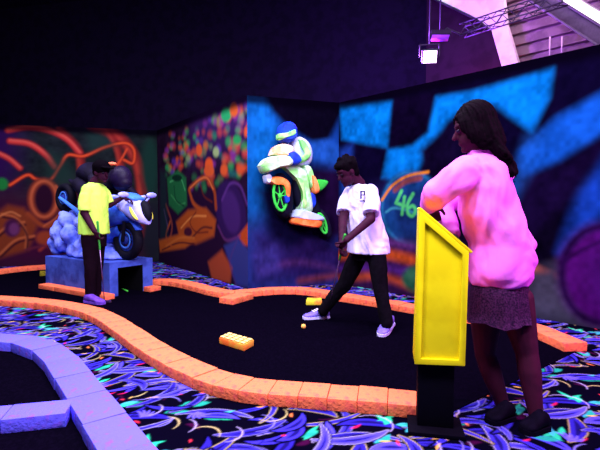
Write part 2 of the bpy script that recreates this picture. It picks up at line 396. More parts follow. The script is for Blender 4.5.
# floor and ceiling come next
slab('ceiling', V((-12, -1, 0)), V((9, -1, 0)), HH, HH+.1, V((0, 14, 0)), 1, hall)

# ------------------------------------------------------------------ carpet (the floor), one printed repeat
T = 210; TS = 1.15                                                             # samples and metres per repeat
ty, tx = np.meshgrid(np.arange(T)/T*TS, np.arange(T)/T*TS, indexing='ij')
tile = np.zeros((T, T, 3)); tile[:] = S(6, 4, 20)
cr = np.random.RandomState(3)
def tdist(pts, w0, w1):
    d = np.full(tx.shape, 9.0); n = len(pts)-1
    for i, ((ax, ay), (bx, by)) in enumerate(zip(pts, pts[1:])):
        ex, ey = bx-ax, by-ay; L = ex*ex+ey*ey+1e-12
        dx = (tx-ax+TS/2-ex/2) % TS-TS/2+ex/2; dy = (ty-ay+TS/2-ey/2) % TS-TS/2+ey/2
        t = np.clip((dx*ex+dy*ey)/L, 0, 1); f = (i+t)/n
        d = np.minimum(d, np.hypot(dx-t*ex, dy-t*ey)-(w0+(w1-w0)*np.sin(f*PI)))
    return d
def tput(sd, c, soft=.004, al=1.0):
    global tile
    a = np.clip(.5-sd/(2*soft), 0, 1)*al; tile = tile+(c-tile)*a[..., None]
def curl(L, bend, ang=None):
    x, y = cr.rand(2)*TS; a = cr.uniform(0, 2*PI) if ang is None else ang; k = bend*cr.uniform(.4, 1)*cr.choice([-1, 1]); p = []
    for i in range(9):
        p.append((x, y)); x += math.cos(a)*L/8; y += math.sin(a)*L/8; a += k/8
    return p
for i in range(12): tput(tdist(curl(cr.uniform(.06, .16), 1.5, cr.normal(0, .5)), .003, cr.uniform(.008, .02)), S(60, 8, 52), .006)
def purple(n):
    for i in range(n):
        p = curl(cr.uniform(.2, .48), 1.9, cr.normal(.1, .38)); w = cr.uniform(.012, .038)
        sd = tdist(p, .001, w); tput(sd-.014, S(3, 2, 12), .004)
        tput(sd, [S(62, 52, 205), S(84, 74, 235), S(46, 36, 165)][cr.randint(3)], .003); tput(sd+w*.62, S(22, 14, 84), .004, .9)
        if cr.rand() < .5: tput(np.abs(sd-.004)-.0015, [S(215, 205, 255), S(240, 215, 140), S(160, 150, 250)][cr.randint(3)], .003, .8)
purple(36)
for i in range(13):
    x0, y0 = cr.rand(2)*TS; a0 = cr.normal(.2, .5)
    for q in range(4):
        a = a0+cr.normal(0, .35); x = x0+cr.normal(0, .025); y = y0+cr.normal(0, .02); L_ = cr.uniform(.05, .13)
        tput(tdist([(x, y), (x+L_*math.cos(a), y+L_*math.sin(a))], .002, cr.uniform(.010, .02)), [S(45, 215, 150), S(36, 170, 140), S(70, 190, 200)][cr.randint(3)], .004)
purple(26)
for i in range(34): tput(tdist(curl(cr.uniform(.02, .08), 1, cr.normal(.3, .9)), .001, cr.uniform(.003, .008)), [S(225, 50, 70), S(250, 130, 70), S(210, 30, 90), S(240, 185, 90)][cr.randint(4)], .003)
for i in range(30): tput(tdist(curl(cr.uniform(.1, .3), 3, cr.normal(.1, .7)), .001, .0035), [S(205, 190, 245), S(235, 215, 140), S(150, 140, 250), S(8, 5, 24)][cr.randint(4)], .003, .9)
for i in range(5):                                                              # little splayed five-toed marks
    x, y = cr.rand(2)*TS; a0 = cr.uniform(0, 6.28)
    for q in range(5):
        a = a0+(q-2)*.42; tput(tdist([(x, y), (x+.05*math.cos(a), y+.05*math.sin(a)), (x+.075*math.cos(a+.2), y+.075*math.sin(a+.2))], .004, .007), S(110, 98, 240), .003)
def gridpatch(x0, x1, y0, y1, st):
    xs = np.linspace(x0, x1, int((x1-x0)/st)+1); ys = np.linspace(y0, y1, int((y1-y0)/st)+1)
    X, Y = np.meshgrid(xs, ys); nx, ny = len(xs), len(ys); i = (np.arange(ny-1)[:, None]*nx+np.arange(nx-1)[None]).ravel()
    return X.ravel(), Y.ravel(), np.stack([i, i+1, i+1+nx, i+nx], 1)
GX, GY, fq, off = [], [], [], 0
for pt in ((-2.6, 2.2, 1.7, 3.6, .0068), (-8.2, -2.6, .6, 9.6, .022), (2.2, 6.4, .6, 9.6, .014), (-2.6, 2.2, .6, 1.7, .02), (-2.6, 2.2, 3.6, 9.6, .013)):
    X, Y, f = gridpatch(*pt); GX.append(X); GY.append(Y); fq.append(f+off); off += len(X)
GX = np.concatenate(GX); GY = np.concatenate(GY); fq = np.concatenate(fq); N = GX.size
ca, sa = math.cos(.22), math.sin(.22)
fx = ((GX*ca+GY*sa)/TS % 1)*T; fy = ((-GX*sa+GY*ca)/TS % 1)*T
xi = fx.astype(int) % T; yi = fy.astype(int) % T; rx = (fx % 1)[:, None]; ry = (fy % 1)[:, None]
col = tile[yi, xi]*(1-rx)*(1-ry)+tile[yi, (xi+1) % T]*rx*(1-ry)+tile[(yi+1) % T, xi]*(1-rx)*ry+tile[(yi+1) % T, (xi+1) % T]*rx*ry
col = col*.8
me = bpy.data.meshes.new('floor')
me.vertices.add(N); me.vertices.foreach_set('co', np.stack([GX, GY, np.zeros_like(GX)], -1).ravel())
me.loops.add(fq.size); me.loops.foreach_set('vertex_index', fq.ravel().astype(np.int32))
me.polygons.add(len(fq)); me.polygons.foreach_set('loop_start', np.arange(len(fq), dtype=np.int32)*4)
me.update(calc_edges=True); me.validate()
at_ = me.attributes.new('paint', 'FLOAT_COLOR', 'POINT'); cc = np.ones((N, 4)); cc[:, :3] = col.reshape(-1, 3); at_.data.foreach_set('color', cc.ravel())
tag(link('floor', me, paint_mat('printed carpet', .95, .3, 300)), kind='structure')

# ------------------------------------------------------------------ curbs of blocks
ZB = .068
orange = mat('orange fluorescent blocks', (255, 124, 78), .8, (232, 76, 84), 24, .9, 38, thresh=(.52, .78))
violet = mat('violet fluorescent blocks', (104, 98, 250), .75, (136, 74, 205), 22, .6, 45, thresh=(.55, .75))
def arclen(pts, step):
    out = [pts[0]]; acc = 0; L = [0]
    for a, b in zip(pts, pts[1:]): L.append(L[-1]+(b-a).length)
    n = max(1, round(L[-1]/step)); res = []
    for k in range(n+1):
        s = L[-1]*k/n
        for i in range(len(pts)-1):
            if s <= L[i+1]+1e-9:
                t = (s-L[i])/max(1e-9, L[i+1]-L[i]); res.append((pts[i].lerp(pts[i+1], t), None)); break
    pr = [r[0] for r in res]; return pr
def curb(name, px, label, group, m, w=.2, step=.16, z=ZB, world=False):
    pts = px if world else catmull([g(u, v, z) for u, v in px], 10)
    pts = [V((p.x, p.y, 0)) for p in pts]
    st = arclen(pts, step); c = sum(st, V())/len(st)
    root = empty(name, c, label, 'curb', group)
    nr = []
    for i in range(len(st)):
        t = (st[min(i+1, len(st)-1)]-st[max(i-1, 0)]).normalized(); nr.append(V((-t.y, t.x, 0)))
    for i in range(len(st)-1):
        t = (st[i+1]-st[i]).normalized(); gp = t*.0012
        j = lambda s=.0025: random.uniform(-s, s)
        wl, wr = w/2+j(), w/2+j(); zz = z+j(.002)
        q = [st[i]+nr[i]*wl+gp, st[i]-nr[i]*wr+gp, st[i+1]-nr[i+1]*wr-gp, st[i+1]+nr[i+1]*wl-gp]
        bm = bmesh.new(); hull_prism(bm, q, V((0, 0, zz)))
        top = [v for v in bm.verts if v.co.z > .01]
        for v in top: v.co.z += j(.0015)
        build('block', bm, m, root, sum(q, V())/4, bevel=.006)
    return root
curb('block_curb', [(-60, 297), (-30, 296), (0, 297.5), (30, 299.5), (60, 303), (85, 308), (102, 314), (118, 323), (134, 334), (152, 346), (170, 356.5), (190, 366), (210, 374.5), (232, 381), (262, 386), (300, 388.5), (340, 391.5), (380, 394.5), (417, 398), (450, 401)], 'long curving orange block curb between the carpet and the near side of the black green', 'orange block curbs', orange)
curb('block_curb', [(152, 279.5), (165, 279.5), (180, 281), (200, 285.5), (218, 290), (233, 291.5), (251, 290), (273, 288.2), (298, 288), (320, 290.3), (340, 294), (380, 300), (416, 306), (450, 311.5), (500, 319), (530, 324.5), (576, 343)], 'orange block curb along the far side of the green below the blue mural walls', 'orange block curbs', orange, w=.19)
curb('block_curb', [(247, 292.6), (236, 295.5), (226, 298.3)], 'short stub of orange curb jutting into the green below the painted corner', 'orange block curbs', orange, w=.2, step=.2)
curb('block_curb', [(-70, 280), (-30, 274), (0, 269.5), (22, 267), (47, 265)], 'orange curb at far left below the red machine mural', 'orange block curbs', orange, w=.2)
curb('block_curb', [(-60, 336), (-20, 336), (0, 337), (25, 339), (44, 345), (60, 357), (72, 373), (85, 391), (100, 411), (128, 450), (160, 490)], 'violet curving block curb in the near left corner beside the patterned carpet', 'violet block curbs', violet, w=.2, step=.36, z=.075)
curb('block_curb', [(-60, 418), (-20, 414), (20, 410.5), (70, 405.5)], 'violet straight cross curb splitting the near left hole', 'violet block curbs', violet, w=.17, step=.27, z=.075)

# ------------------------------------------------------------------ the greens
felt = mat('black felt', (5, 3, 12), .95, (7, 4, 16), 60, .3, 400, spec=.0)
def green(name, pts, label):
    bm = bmesh.new(); hull_prism(bm, [V((p.x, p.y, 0)) for p in pts], V((0, 0, .006)))
    c = sum(pts, V())/len(pts); c.z = 0
    return tag(build(name, bm, felt, None, c, sm=False), label, 'golf green', 'black felt greens')
near = catmull([g(u, v, ZB) for u, v in [(-60, 297), (0, 297.5), (60, 303), (102, 314), (134, 334), (170, 356.5), (210, 374.5), (262, 386), (340, 391.5), (417, 398), (450, 401)]], 5)
far = catmull([g(u, v, ZB) for u, v in [(576, 343), (530, 324.5), (450, 311.5), (380, 300), (320, 290.3), (273, 288.2), (233, 291.5), (200, 285.5), (165, 279.5), (140, 277), (90, 270), (47, 265), (0, 269.5), (-70, 280)]], 5)
green('putting_green', near+far, 'large black felt putting green where the person in the white shirt putts')
vi = [g(u, v, .075) for u, v in [(-60, 336), (0, 337), (25, 339), (44, 345), (60, 357), (72, 373), (80, 384)]]
green('putting_green', catmull(vi, 5)+[g(69, 405, .075), g(20, 410, .075), g(-60, 417, .075)], 'black felt hole inside the violet curb, beyond the cross curb')
green('putting_green', [g(-60, 419, .075), g(20, 411, .075), g(70, 405, .075), g(92, 400, .075), g(128, 450, .075), g(160, 490, .075), g(-60, 490, .075)], 'black felt at the near left corner, in front of the violet cross curb')

# ------------------------------------------------------------------ ball, obstacle bricks
bm = bmesh.new(); bc = g(303.5, 329.5) + V((0, .0, .0275)); ell(bm, bc, (.0215, 0, 0), (0, .0215, 0), (0, 0, .0215))
tag(build('golf_ball', bm, mat('ball yellow orange', (255, 190, 90), .4), None, bc), 'yellow orange golf ball on the black green in front of the white shoe', 'golf ball')
def brick(label, pl, z, m1, m2, lines):
    p = [g(u, v, z) for u, v in pl]; p = [V((q.x, q.y, .006)) for q in p]
    c = sum(p, V())/len(p); root = empty('obstacle_brick', c, label, 'obstacle', 'loose obstacle bricks on the green')
    bm = bmesh.new(); hull_prism(bm, p, V((0, 0, z-.006))); build('brick_body', bm, m1, root, c, bevel=.008)
    bm = bmesh.new(); n = len(p)
    if lines:
        e1 = (p[1]-p[0]); e2 = (p[3]-p[0])
        for i in range(5):
            for k in range(3):
                o = p[0]+e1*((i+.12)/5)+e2*((k+.14)/3)
                hull_prism(bm, [o+V((0, 0, z-.002)), o+e1*.15+V((0, 0, z-.002)), o+e1*.15+e2*.24+V((0, 0, z-.002)), o+e2*.24+V((0, 0, z-.002))], V((0, 0, .006)))
        build('raised_studs', bm, m2, root, c, bevel=.002)['label'] = 'pale yellow raised studs in a grid'
    else: bm.free()
    return root
yel = mat('pale yellow studs', (255, 226, 130), .6)
brick('flat orange brick with yellow studded top lying alone mid green', [(219, 337.5), (244, 345), (254, 339.5), (229, 333)], .055, mat('orange brick', (255, 120, 48), .7, (235, 170, 60), 9), yel, True)
brick('small yellow green brick lying by the far curb behind the putting person', [(306, 301.2), (322, 301.2), (321.5, 297.5), (307, 297.5)], .05, mat('yellow green brick', (215, 220, 50), .7, (245, 150, 60), 12), yel, False)

brick('small yellow green brick by the rear left end of the blue plinth', [(39.5, 273.2), (47, 273), (47, 270.6), (40, 270.8)], .05, mat('dull yellow brick', (150, 140, 30), .7, (120, 110, 30), 12), yel, False)
# ------------------------------------------------------------------ plinth and motorcycle sculpture
K = g(110, 298); Lf = g(46, 286.5); ex = (K-Lf); ex.z = 0; LEN = ex.length; ex.normalize(); ey = V((-ex.y, ex.x, 0)); WID = .62; PH = .41
if ey.y < 0: ey = -ey
ez = V((0, 0, 1)); O0 = V((K.x, K.y, 0))                                         # near right corner
def pl(x, y, z): return O0+ex*x+ey*y+ez*z                                       # x: 0 at front end, negative to the rear
pm = mat('plinth pale blue paint', (66, 92, 190), .7, (48, 66, 150), 5, .4, 20)
pc = pl(-LEN/2, WID/2, 0); root = empty('display_plinth', pc, 'pale blue box plinth with a black tunnel mouth under the motorcycle sculpture', 'plinth')
bm = bmesh.new()
tw0, tw1, th, td = .11, .47, .34, .8                                            # tunnel opening in the front end
prof = [(0, 0), (tw0, 0), (tw0, th), (tw1, th), (tw1, 0), (WID, 0), (WID, PH), (0, PH)]
hull_prism(bm, [pl(0, y, z) for y, z in prof], -ex*LEN)
build('plinth_body', bm, pm, root, pc, sm=False)
bm = bmesh.new(); t_ = .012
for y0, y1, z0, z1 in ((tw0, tw0+t_, 0, th), (tw1-t_, tw1, 0, th), (tw0, tw1, th-t_, th)):
    hull_prism(bm, [pl(-.004, y0, z0+.007), pl(-.004, y1, z0+.007), pl(-.004, y1, z1), pl(-.004, y0, z1)], -ex*(LEN-.01))
hull_prism(bm, [pl(-td, tw0, .007), pl(-td, tw1, .007), pl(-td, tw1, th), pl(-td, tw0, th)], -ex*.02)
o = build('tunnel_lining', bm, mat('tunnel black', (5, 4, 9), .9), root, pc, sm=False); o['label'] = 'black tunnel lining'
def straight(a, b): return [a.lerp(b, k/6) for k in range(7)]
curb('block_curb', straight(pl(-LEN+.07, -.07, 0), pl(.10, -.07, 0)), 'orange edging strip at the foot of the plinth, behind the person in the yellow shirt', 'orange block curbs', orange, w=.13, step=.36, z=.06, world=True)
curb('block_curb', straight(pl(.07, tw1+.0, 0), pl(.07, WID+.02, 0)), 'small orange edging piece right of the tunnel mouth of the plinth', 'orange block curbs', orange, w=.13, step=.2, z=.06, world=True)
# small green marker in the tunnel mouth
bm = bmesh.new(); q0 = g(122, 290); q1 = g(128, 292.5); box(bm, (q0+q1)/2+ez*.016, (q1-q0)/2, V((0, .008, 0)), V((0, 0, .008)))
tag(build('score_pencil', bm, mat('green plastic', (70, 200, 60), .5), None, (q0+q1)/2), 'small green stick lying on the green at the tunnel mouth', 'stick')

BPO = pl(0, WID*.5, 0)                                                          # the bike's middle plane
def bp(u, v, off=0):
    q = hit(u, v, BPO, ey); return q+ey*off
sc = 1/ (F/6.0)
bw = mat('bike white violet lacquer', (178, 178, 248), .35, (140, 150, 240), 6); bb = mat('bike blue lacquer', (60, 112, 225), .35, (40, 78, 190), 5)
bk = mat('black rubber', (9, 8, 22), .7, spec=.1); hub = mat('blue hub', (70, 130, 225), .4); rimd = mat('dark blue rim', (26, 44, 120), .5); lead = mat('black leather', (10, 7, 24), .7, (16, 10, 34), 10, spec=.1)
ylens = mat('yellow lens', (245, 240, 80), .3); smoke = mat('sculpted smoke', (128, 148, 245), .8, (78, 104, 220), 5, .3, 20)
bike = empty('motorcycle_sculpture', pl(-LEN/2, WID/2, PH), 'blue and white racing motorcycle sculpture tipped nose down with a dark rider', 'sculpture')
bo = bike.location.copy()
def bpart(name, bm, m, parent=bike, bevel=0, **k): return build(name, bm, m, parent, bo, bevel=bevel)
def bre(name, bm, m, parent=bike, voxel=.012, it=4): return remeshed(name, bm, m, parent, voxel, it, origin=bo)
def wheel(c, R, w, parent):
    bm = bmesh.new(); torus(bm, c, ey, R-w*.75, w*.75, 40, 14, 1.1); t = bpart('tire', bm, bk, parent)
    bm = bmesh.new(); torus(bm, c, ey, R-w*1.6, .018, 36, 8, 2.2)
    for i in range(5):
        a = 2*PI*i/5; cap(bm, c, .016, c+(ex*math.cos(a)+ez*math.sin(a))*(R-w*1.6), .013, 8)
    cyl(bm, c-ey*.06, c+ey*.06, .05); bpart('rim', bm, rimd, parent)
    bm = bmesh.new()
    for s in (-1, 1): torus(bm, c+ey*(.045*s), ey, R*.38, .012, 30, 6, .4)
    bpart('brake_disc', bm, hub, parent)
fwc = bp(128, 239); fwc.z = PH+.25
fw = empty('front_wheel', fwc - bo); fw.parent = bike; wheel(fwc, .25, .075, fw)
rwc = bp(66, 198); rw = empty('rear_wheel', rwc-bo); rw.parent = bike; wheel(rwc, .205, .07, rw)
# fork, swing arm
bm = bmesh.new()
for s in (-1, 1): cap(bm, fwc+ey*(.075*s), .022, bp(132, 200, .085*s), .026)
bpart('front_fork', bm, bk)
bm = bmesh.new()
for s in (-1, 1): cap(bm, rwc+ey*(.085*s), .022, bp(98, 222, .08*s), .035)
bpart('swing_arm', bm, hub)
# fairings: sections across the bike
def sec(u, v, hw, hh, tilt=0): return (bp(u, v), ey*hw, (ez*math.cos(tilt)+ex*math.sin(tilt))*hh)
bm = bmesh.new(); loft(bm, [sec(94, 218, .08, .05), sec(102, 217, .13, .12), sec(114, 215, .16, .15), sec(126, 213, .165, .14), sec(134, 212, .14, .12)], 24, 2.4); bre('side_fairing', bm, bb)
bm = bmesh.new(); loft(bm, [sec(122, 203, .13, .05), sec(130, 206, .165, .11), sec(138, 210, .155, .135), sec(145, 215, .11, .115), sec(149, 221, .04, .05)], 24, 2.2); nose = bre('nose_fairing', bm, bw)
for s in (-1, 1):
    bm = bmesh.new(); c = bp(142, 212, .115*s)-ez*.01; ell(bm, c, (ex*.5-ey*s*.86).normalized()*.045+ez*-.02, (ez*.85-ex*.5)*.095, (ex*.86+ey*s*.5)*.02); bpart('headlight', bm, ylens, nose)
bm = bmesh.new(); ell(bm, bp(146, 211), ey*.062, ez*.125-ex*.05, ex*.065+ez*.03); bpart('nose_intake', bm, bk, nose)
bm = bmesh.new(); loft(bm, [sec(127, 200, .10, .015), sec(132, 196, .12, .05, -.5), sec(139, 199, .09, .03, -.5)], 20); bpart('windscreen', bm, hub)
bm = bmesh.new()
for s in (-1, 1): chain(bm, [(bp(130, 200, .04*s), .022), (bp(129, 197, .2*s), .024), (bp(126, 197, .31*s), .03)])
bpart('handlebar', bm, bw)
for s in (-1, 1):
    bm = bmesh.new(); ell(bm, bp(138, 195, .2*s), ex*.03, ey*.075, ez*.035); cap(bm, bp(138, 195, .2*s), .012, bp(137, 202, .12*s), .012); bpart('mirror', bm, bw)
bm = bmesh.new(); loft(bm, [sec(100, 205, .09, .05), sec(109, 201, .13, .085), sec(120, 201, .12, .075), sec(127, 202, .07, .04)], 24); bre('fuel_tank', bm, bb)
bm = bmesh.new(); loft(bm, [sec(70, 180, .03, .02), sec(80, 187, .09, .05), sec(92, 199, .11, .05), sec(104, 207, .10, .05)], 24); bre('tail_seat', bm, lead)
bm = bmesh.new(); loft(bm, [sec(100, 232, .06, .06), sec(110, 236, .12, .10), sec(122, 230, .10, .07)], 20); bre('belly_pan', bm, bb)
bm = bmesh.new(); 
pts = [fwc+(ex*math.cos(a)+ez*math.sin(a))*.255 for a in [math.radians(k) for k in (30, 55, 80, 105, 130, 155)]]
loft(bm, [(p, ey*.06, (p-fwc).normalized()*.016) for p in pts], 14); bpart('front_fender', bm, bb)
# dark rider, crouched
bm = bmesh.new()
hip = bp(90, 186); sh = bp(106, 178); 
loft(bm, [(bp(84, 178), ey*.10, ex*.02+ez*.07), (bp(88, 172), ey*.17, ez*.13+ex*.08), (bp(96, 175), ey*.18, ez*.14), (bp(106, 180), ey*.2, ez*.12), (bp(113, 184), ey*.12, ez*.06)], 20)
for s in (-1, 1):
    chain(bm, [(bp(107, 179, .19*s), .065), (bp(118, 199, .30*s), .05), (bp(127, 198, .27*s), .04)]); ell(bm, bp(127, 197, .28*s), ex*.05, ey*.05, ez*.045)
    chain(bm, [(bp(88, 185, .12*s), .095), (bp(108, 200, .21*s), .075), (bp(96, 220, .17*s), .055)]); chain(bm, [(bp(95, 220, .17*s), .05), (bp(103, 224, .18*s), .04)])
bre('rider_suit', bm, lead)
bm = bmesh.new(); hc = bp(121, 178); ell(bm, hc, ex*.15, ey*.13, ez*.155); ell(bm, hc+ex*.04-ez*.06, ex*.12, ey*.10, ez*.09); hel = bre('rider_helmet', bm, mat('dark violet helmet', (22, 10, 44), .5, (14, 7, 30), 6, spec=.15))
bm = bmesh.new(); ell(bm, bp(116, 164.5, -.06), ex*.075, ey*.05, ez*.026); bpart('helmet_fin', bm, orange, hel)['label'] = 'orange helmet fin'
# smoke heap that carries the bike
bm = bmesh.new(); rr = random.Random(2)
for u, v, r in ((64, 252, .11), (63, 242, .10), (68, 232, .13), (76, 220, .11), (72, 243, .14), (82, 234, .15), (84, 250, .15), (66, 224, .08), (72, 214, .07), (92, 246, .15), (98, 236, .14), (106, 250, .13), (90, 222, .11), (114, 254, .10)):
    for s in (-1, 0, 1):
        c = bp(u+rr.uniform(-1, 1), v, s*.13+rr.uniform(-.03, .03)); r2 = r*(1.05 if s == 0 else .9); c.z = max(c.z, PH+r2*.5); ell(bm, c, (r2, 0, 0), (0, r2, 0), (0, 0, r2*.95), 14, 9)
loft(bm, [(pl(-LEN*.5, WID/2, PH+.005), ex*(LEN*.42), ey*(WID*.42)), (pl(-LEN*.5, WID/2, PH+.10), ex*(LEN*.38), ey*(WID*.36))], 30)
for v_ in bm.verts: v_.co.z = max(v_.co.z, PH+.002)
o = remeshed('smoke_heap', bm, smoke, bike, .014, 34, fold=.010, fscale=(16, 16, 16), origin=bo, factor=.6)
# ------------------------------------------------------------------ motorcycle mounted on the blue wall
WB = B
def wp(u, v, n=0):
    q = hit(u, v, WB.p0+WB.n*n, WB.n); return q
rel_o = wp(292, 190, .02)
relief = empty('wall_mounted_motorcycle', rel_o, 'fluorescent green and white motorcycle with rider mounted on the blue wall', 'sculpture')
def puffy(bm, l, n0, n1, inset=.82):
    """closed outline with a domed front standing off the wall"""
    l = [(a, b) for a, b in l]; base = [wp(a, b, n0) for a, b in l]; c = sum(base, V())/len(base)
    d = WB.n*(n1-n0); layers = [(0, .96), (.12, 1), (.6, 1), (.88, inset+.08), (1, inset-.1)]; prev = None
    for k, s in layers:
        cur = ring(bm, [c+(p-c)*s+d*k for p in base])
        if prev: bridge(bm, prev, cur)
        else: bm.faces.new(cur[::-1])
        prev = cur
    bm.faces.new(prev)
def cz(x, y): return (250+x/3.46, 115+y/3.46)                                    # crop to photo
def rpart(name, l, n0, n1, m, parent=relief, it=2):
    bm = bmesh.new(); l2 = [cz(*p) for p in l]; q = cat2(l2+[l2[0]], 4)[:-1]; puffy(bm, q, n0, n1)
    o = build(name, bm, m, parent, rel_o); o.data.set_sharp_from_angle(angle=.9); return o
lime = mat('lime fluorescent', (120, 245, 110), .5, (190, 250, 150), 9); wht = mat('white green fluorescent', (196, 228, 196), .5, (140, 226, 120), 7); wht2 = mat('pale blue white', (176, 200, 245), .5, (205, 215, 225), 8)
ora = mat('relief orange', (255, 120, 50), .5, (255, 160, 90), 9); blu = mat('relief blue', (30, 70, 215), .5, (24, 50, 170), 8); blk = mat('relief black', (14, 14, 34), .6); gre = mat('relief green', (60, 215, 70), .5)
pal = mat('relief peach', (255, 170, 120), .5, (250, 225, 200), 8)
def rwheel(name, c, rx, ry, rot, n0, n1, rimm):
    def el(k): return [(c[0]+k*(rx*math.cos(t)*math.cos(rot)-ry*math.sin(t)*math.sin(rot)), c[1]+k*(rx*math.cos(t)*math.sin(rot)+ry*math.sin(t)*math.cos(rot))) for t in [2*PI*i/16 for i in range(16)]]
    t = rpart(name, el(1), n0, n1, blk)
    bm = bmesh.new(); l = [wp(*cz(*p), n1+.004) for p in el(.66)]; tube(bm, l+[l[0]], .018, 8); build('rim', bm, rimm, t, rel_o)
    cc = wp(*cz(*c), n1+.006); bm = bmesh.new()
    for k in range(0, 16, 3): cap(bm, cc, .009, l[k], .008, 6)
    ell(bm, cc, WB.d*.03, V((0, 0, .04)), WB.n*.02, 10, 6); build('spokes', bm, rimm, t, rel_o); return t
rwheel('rear_wheel', (250, 375), 17, 54, -.32, .02, .16, gre)
rwheel('front_wheel', (104, 280), 33, 78, -.12, .02, .24, gre)
rpart('tail_fin', [(205, 228), (232, 224), (262, 232), (236, 264), (212, 256)], .03, .17, gre)
rpart('engine', [(150, 215), (205, 215), (225, 300), (235, 345), (165, 330), (140, 260)], .02, .17, blk)
rpart('side_fairing', [(104, 178), (150, 176), (182, 200), (192, 250), (204, 330), (178, 342), (158, 330), (170, 275), (148, 222)], .06, .27, wht)
rpart('fairing_stripe', [(152, 210), (176, 222), (186, 262), (192, 318), (176, 322), (176, 270)], .2, .285, lime)
rpart('belly_pan', [(146, 330), (170, 326), (236, 350), (232, 366), (140, 356)], .05, .29, wht2)
rpart('belly_edge', [(138, 352), (182, 352), (232, 362), (226, 388), (180, 384), (134, 374)], .05, .28, ora)
rpart('front_fender', [(48, 226), (72, 215), (104, 217), (126, 234), (131, 262), (126, 292), (116, 286), (112, 256), (98, 240), (70, 240)], .12, .30, ora)
rpart('fender_tip', [(42, 212), (54, 204), (66, 214), (60, 238), (48, 236)], .12, .29, wht2)
rpart('brake_caliper', [(112, 282), (128, 278), (132, 298), (118, 306)], .2, .29, blu)
rpart('nose_fairing', [(22, 178), (40, 156), (72, 146), (118, 146), (138, 164), (124, 180), (90, 186), (62, 198), (36, 204)], .1, .38, wht)
rpart('headlight', [(78, 176), (104, 172), (108, 178), (84, 186)], .34, .37, blk)
rpart('windscreen', [(60, 142), (72, 116), (102, 104), (136, 116), (134, 146), (98, 148)], .1, .33, pal)
rpart('rider_torso', [(130, 96), (160, 80), (190, 100), (202, 140), (192, 175), (150, 178), (134, 140)], .04, .26, wht2)
rpart('rider_arm', [(158, 88), (178, 92), (200, 132), (196, 152), (172, 168), (150, 160), (176, 140), (164, 112)], .16, .32, lime)
rpart('rider_glove', [(120, 134), (140, 128), (162, 144), (168, 164), (148, 176), (128, 168)], .2, .36, blu)
rpart('rider_thigh', [(172, 176), (196, 178), (208, 210), (212, 250), (198, 252), (184, 214)], .1, .27, wht)
rpart('rider_knee_guard', [(198, 208), (212, 214), (226, 256), (222, 272), (206, 268)], .12, .30, ora)
rpart('rider_boot', [(196, 268), (214, 272), (218, 306), (208, 322), (192, 312)], .1, .24, blu)
h = rpart('rider_helmet', [(90, 62), (98, 38), (120, 30), (142, 44), (147, 74), (140, 92), (116, 102), (96, 92)], .1, .36, blu)
rpart('visor_band', [(88, 70), (116, 66), (146, 54), (148, 72), (118, 84), (92, 88)], .2, .375, lime, h)

# ------------------------------------------------------------------ people
def head(bm, c, f, up, s=1.0):
    f = f.normalized(); up = (up-f*up.dot(f)).normalized(); r = f.cross(up)
    ell(bm, c+up*.022*s-f*.008*s, r*.073*s, f*.092*s, up*.098*s); ell(bm, c-up*.052*s+f*.022*s, r*.056*s, f*.066*s, up*.066*s)
    cap(bm, c+f*.082*s+up*.008*s, .009*s, c+f*.104*s-up*.026*s, .014*s, 8); ell(bm, c+f*.078*s-up*.062*s, r*.026*s, f*.016*s, up*.013*s, 10, 6); ell(bm, c+f*.068*s-up*.098*s, r*.024*s, f*.022*s, up*.018*s, 10, 6)
    ell(bm, c+f*.072*s+up*.03*s, r*.05*s, f*.018*s, up*.012*s, 10, 6)
    for q in (-1, 1): ell(bm, c+r*(.074*q*s)-f*.004*s-up*.008*s, r*.012*s, f*.02*s, up*.033*s, 10, 6)
def eyes(c, f, up, parent, s=1.0):
    f = f.normalized(); up = (up-f*up.dot(f)).normalized(); r = f.cross(up)
    for q in (-1, 1):
        bm = bmesh.new(); ell(bm, c+f*.079*s+r*.031*q*s+up*.004*s, r*.014*s, f*.010*s, up*.008*s, 10, 6); build('eye', bm, eyem, parent, parent.location)
def hand(bm, wrist, d, pn, th, curl=.5, s=1.0):
    """d: along the hand, pn: out of the back of the hand, th: thumb side; curl bends the fingers towards the palm"""
    d = d.normalized(); pn = (pn-d*pn.dot(d)).normalized(); sd = d.cross(pn); sd = sd if sd.dot(th) > 0 else -sd
    pal_ = wrist+d*.045*s; ell(bm, pal_, sd*.036*s, d*.05*s, pn*.015*s, 14, 8)
    for k, (o, L) in enumerate(((.027, .068), (.009, .076), (-.009, .071), (-.026, .056))):
        p = wrist+d*.082*s+sd*o*s; a = 0; prev = p-d*.02*s
        cap(bm, prev, .0095*s, p, .0095*s, 8)
        for j, fr in enumerate((.42, .33, .25)):
            a += curl*(.9 if j else .8); q = p+(d*math.cos(a)-pn*math.sin(a))*(L*fr*s); cap(bm, p, .0092*s-.0006*j, q, .0086*s-.0006*j, 8); p = q
    p = wrist+d*.022*s+sd*.028*s; q = p+(d*.6+sd*.75-pn*.2).normalized()*.038*s; cap(bm, p, .012*s, q, .0105*s, 8)
    q2 = q+(d*.8+sd*(.35-curl*.5)-pn*(.2+curl*.7)).normalized()*.032*s; cap(bm, q, .0105*s, q2, .009*s, 8)
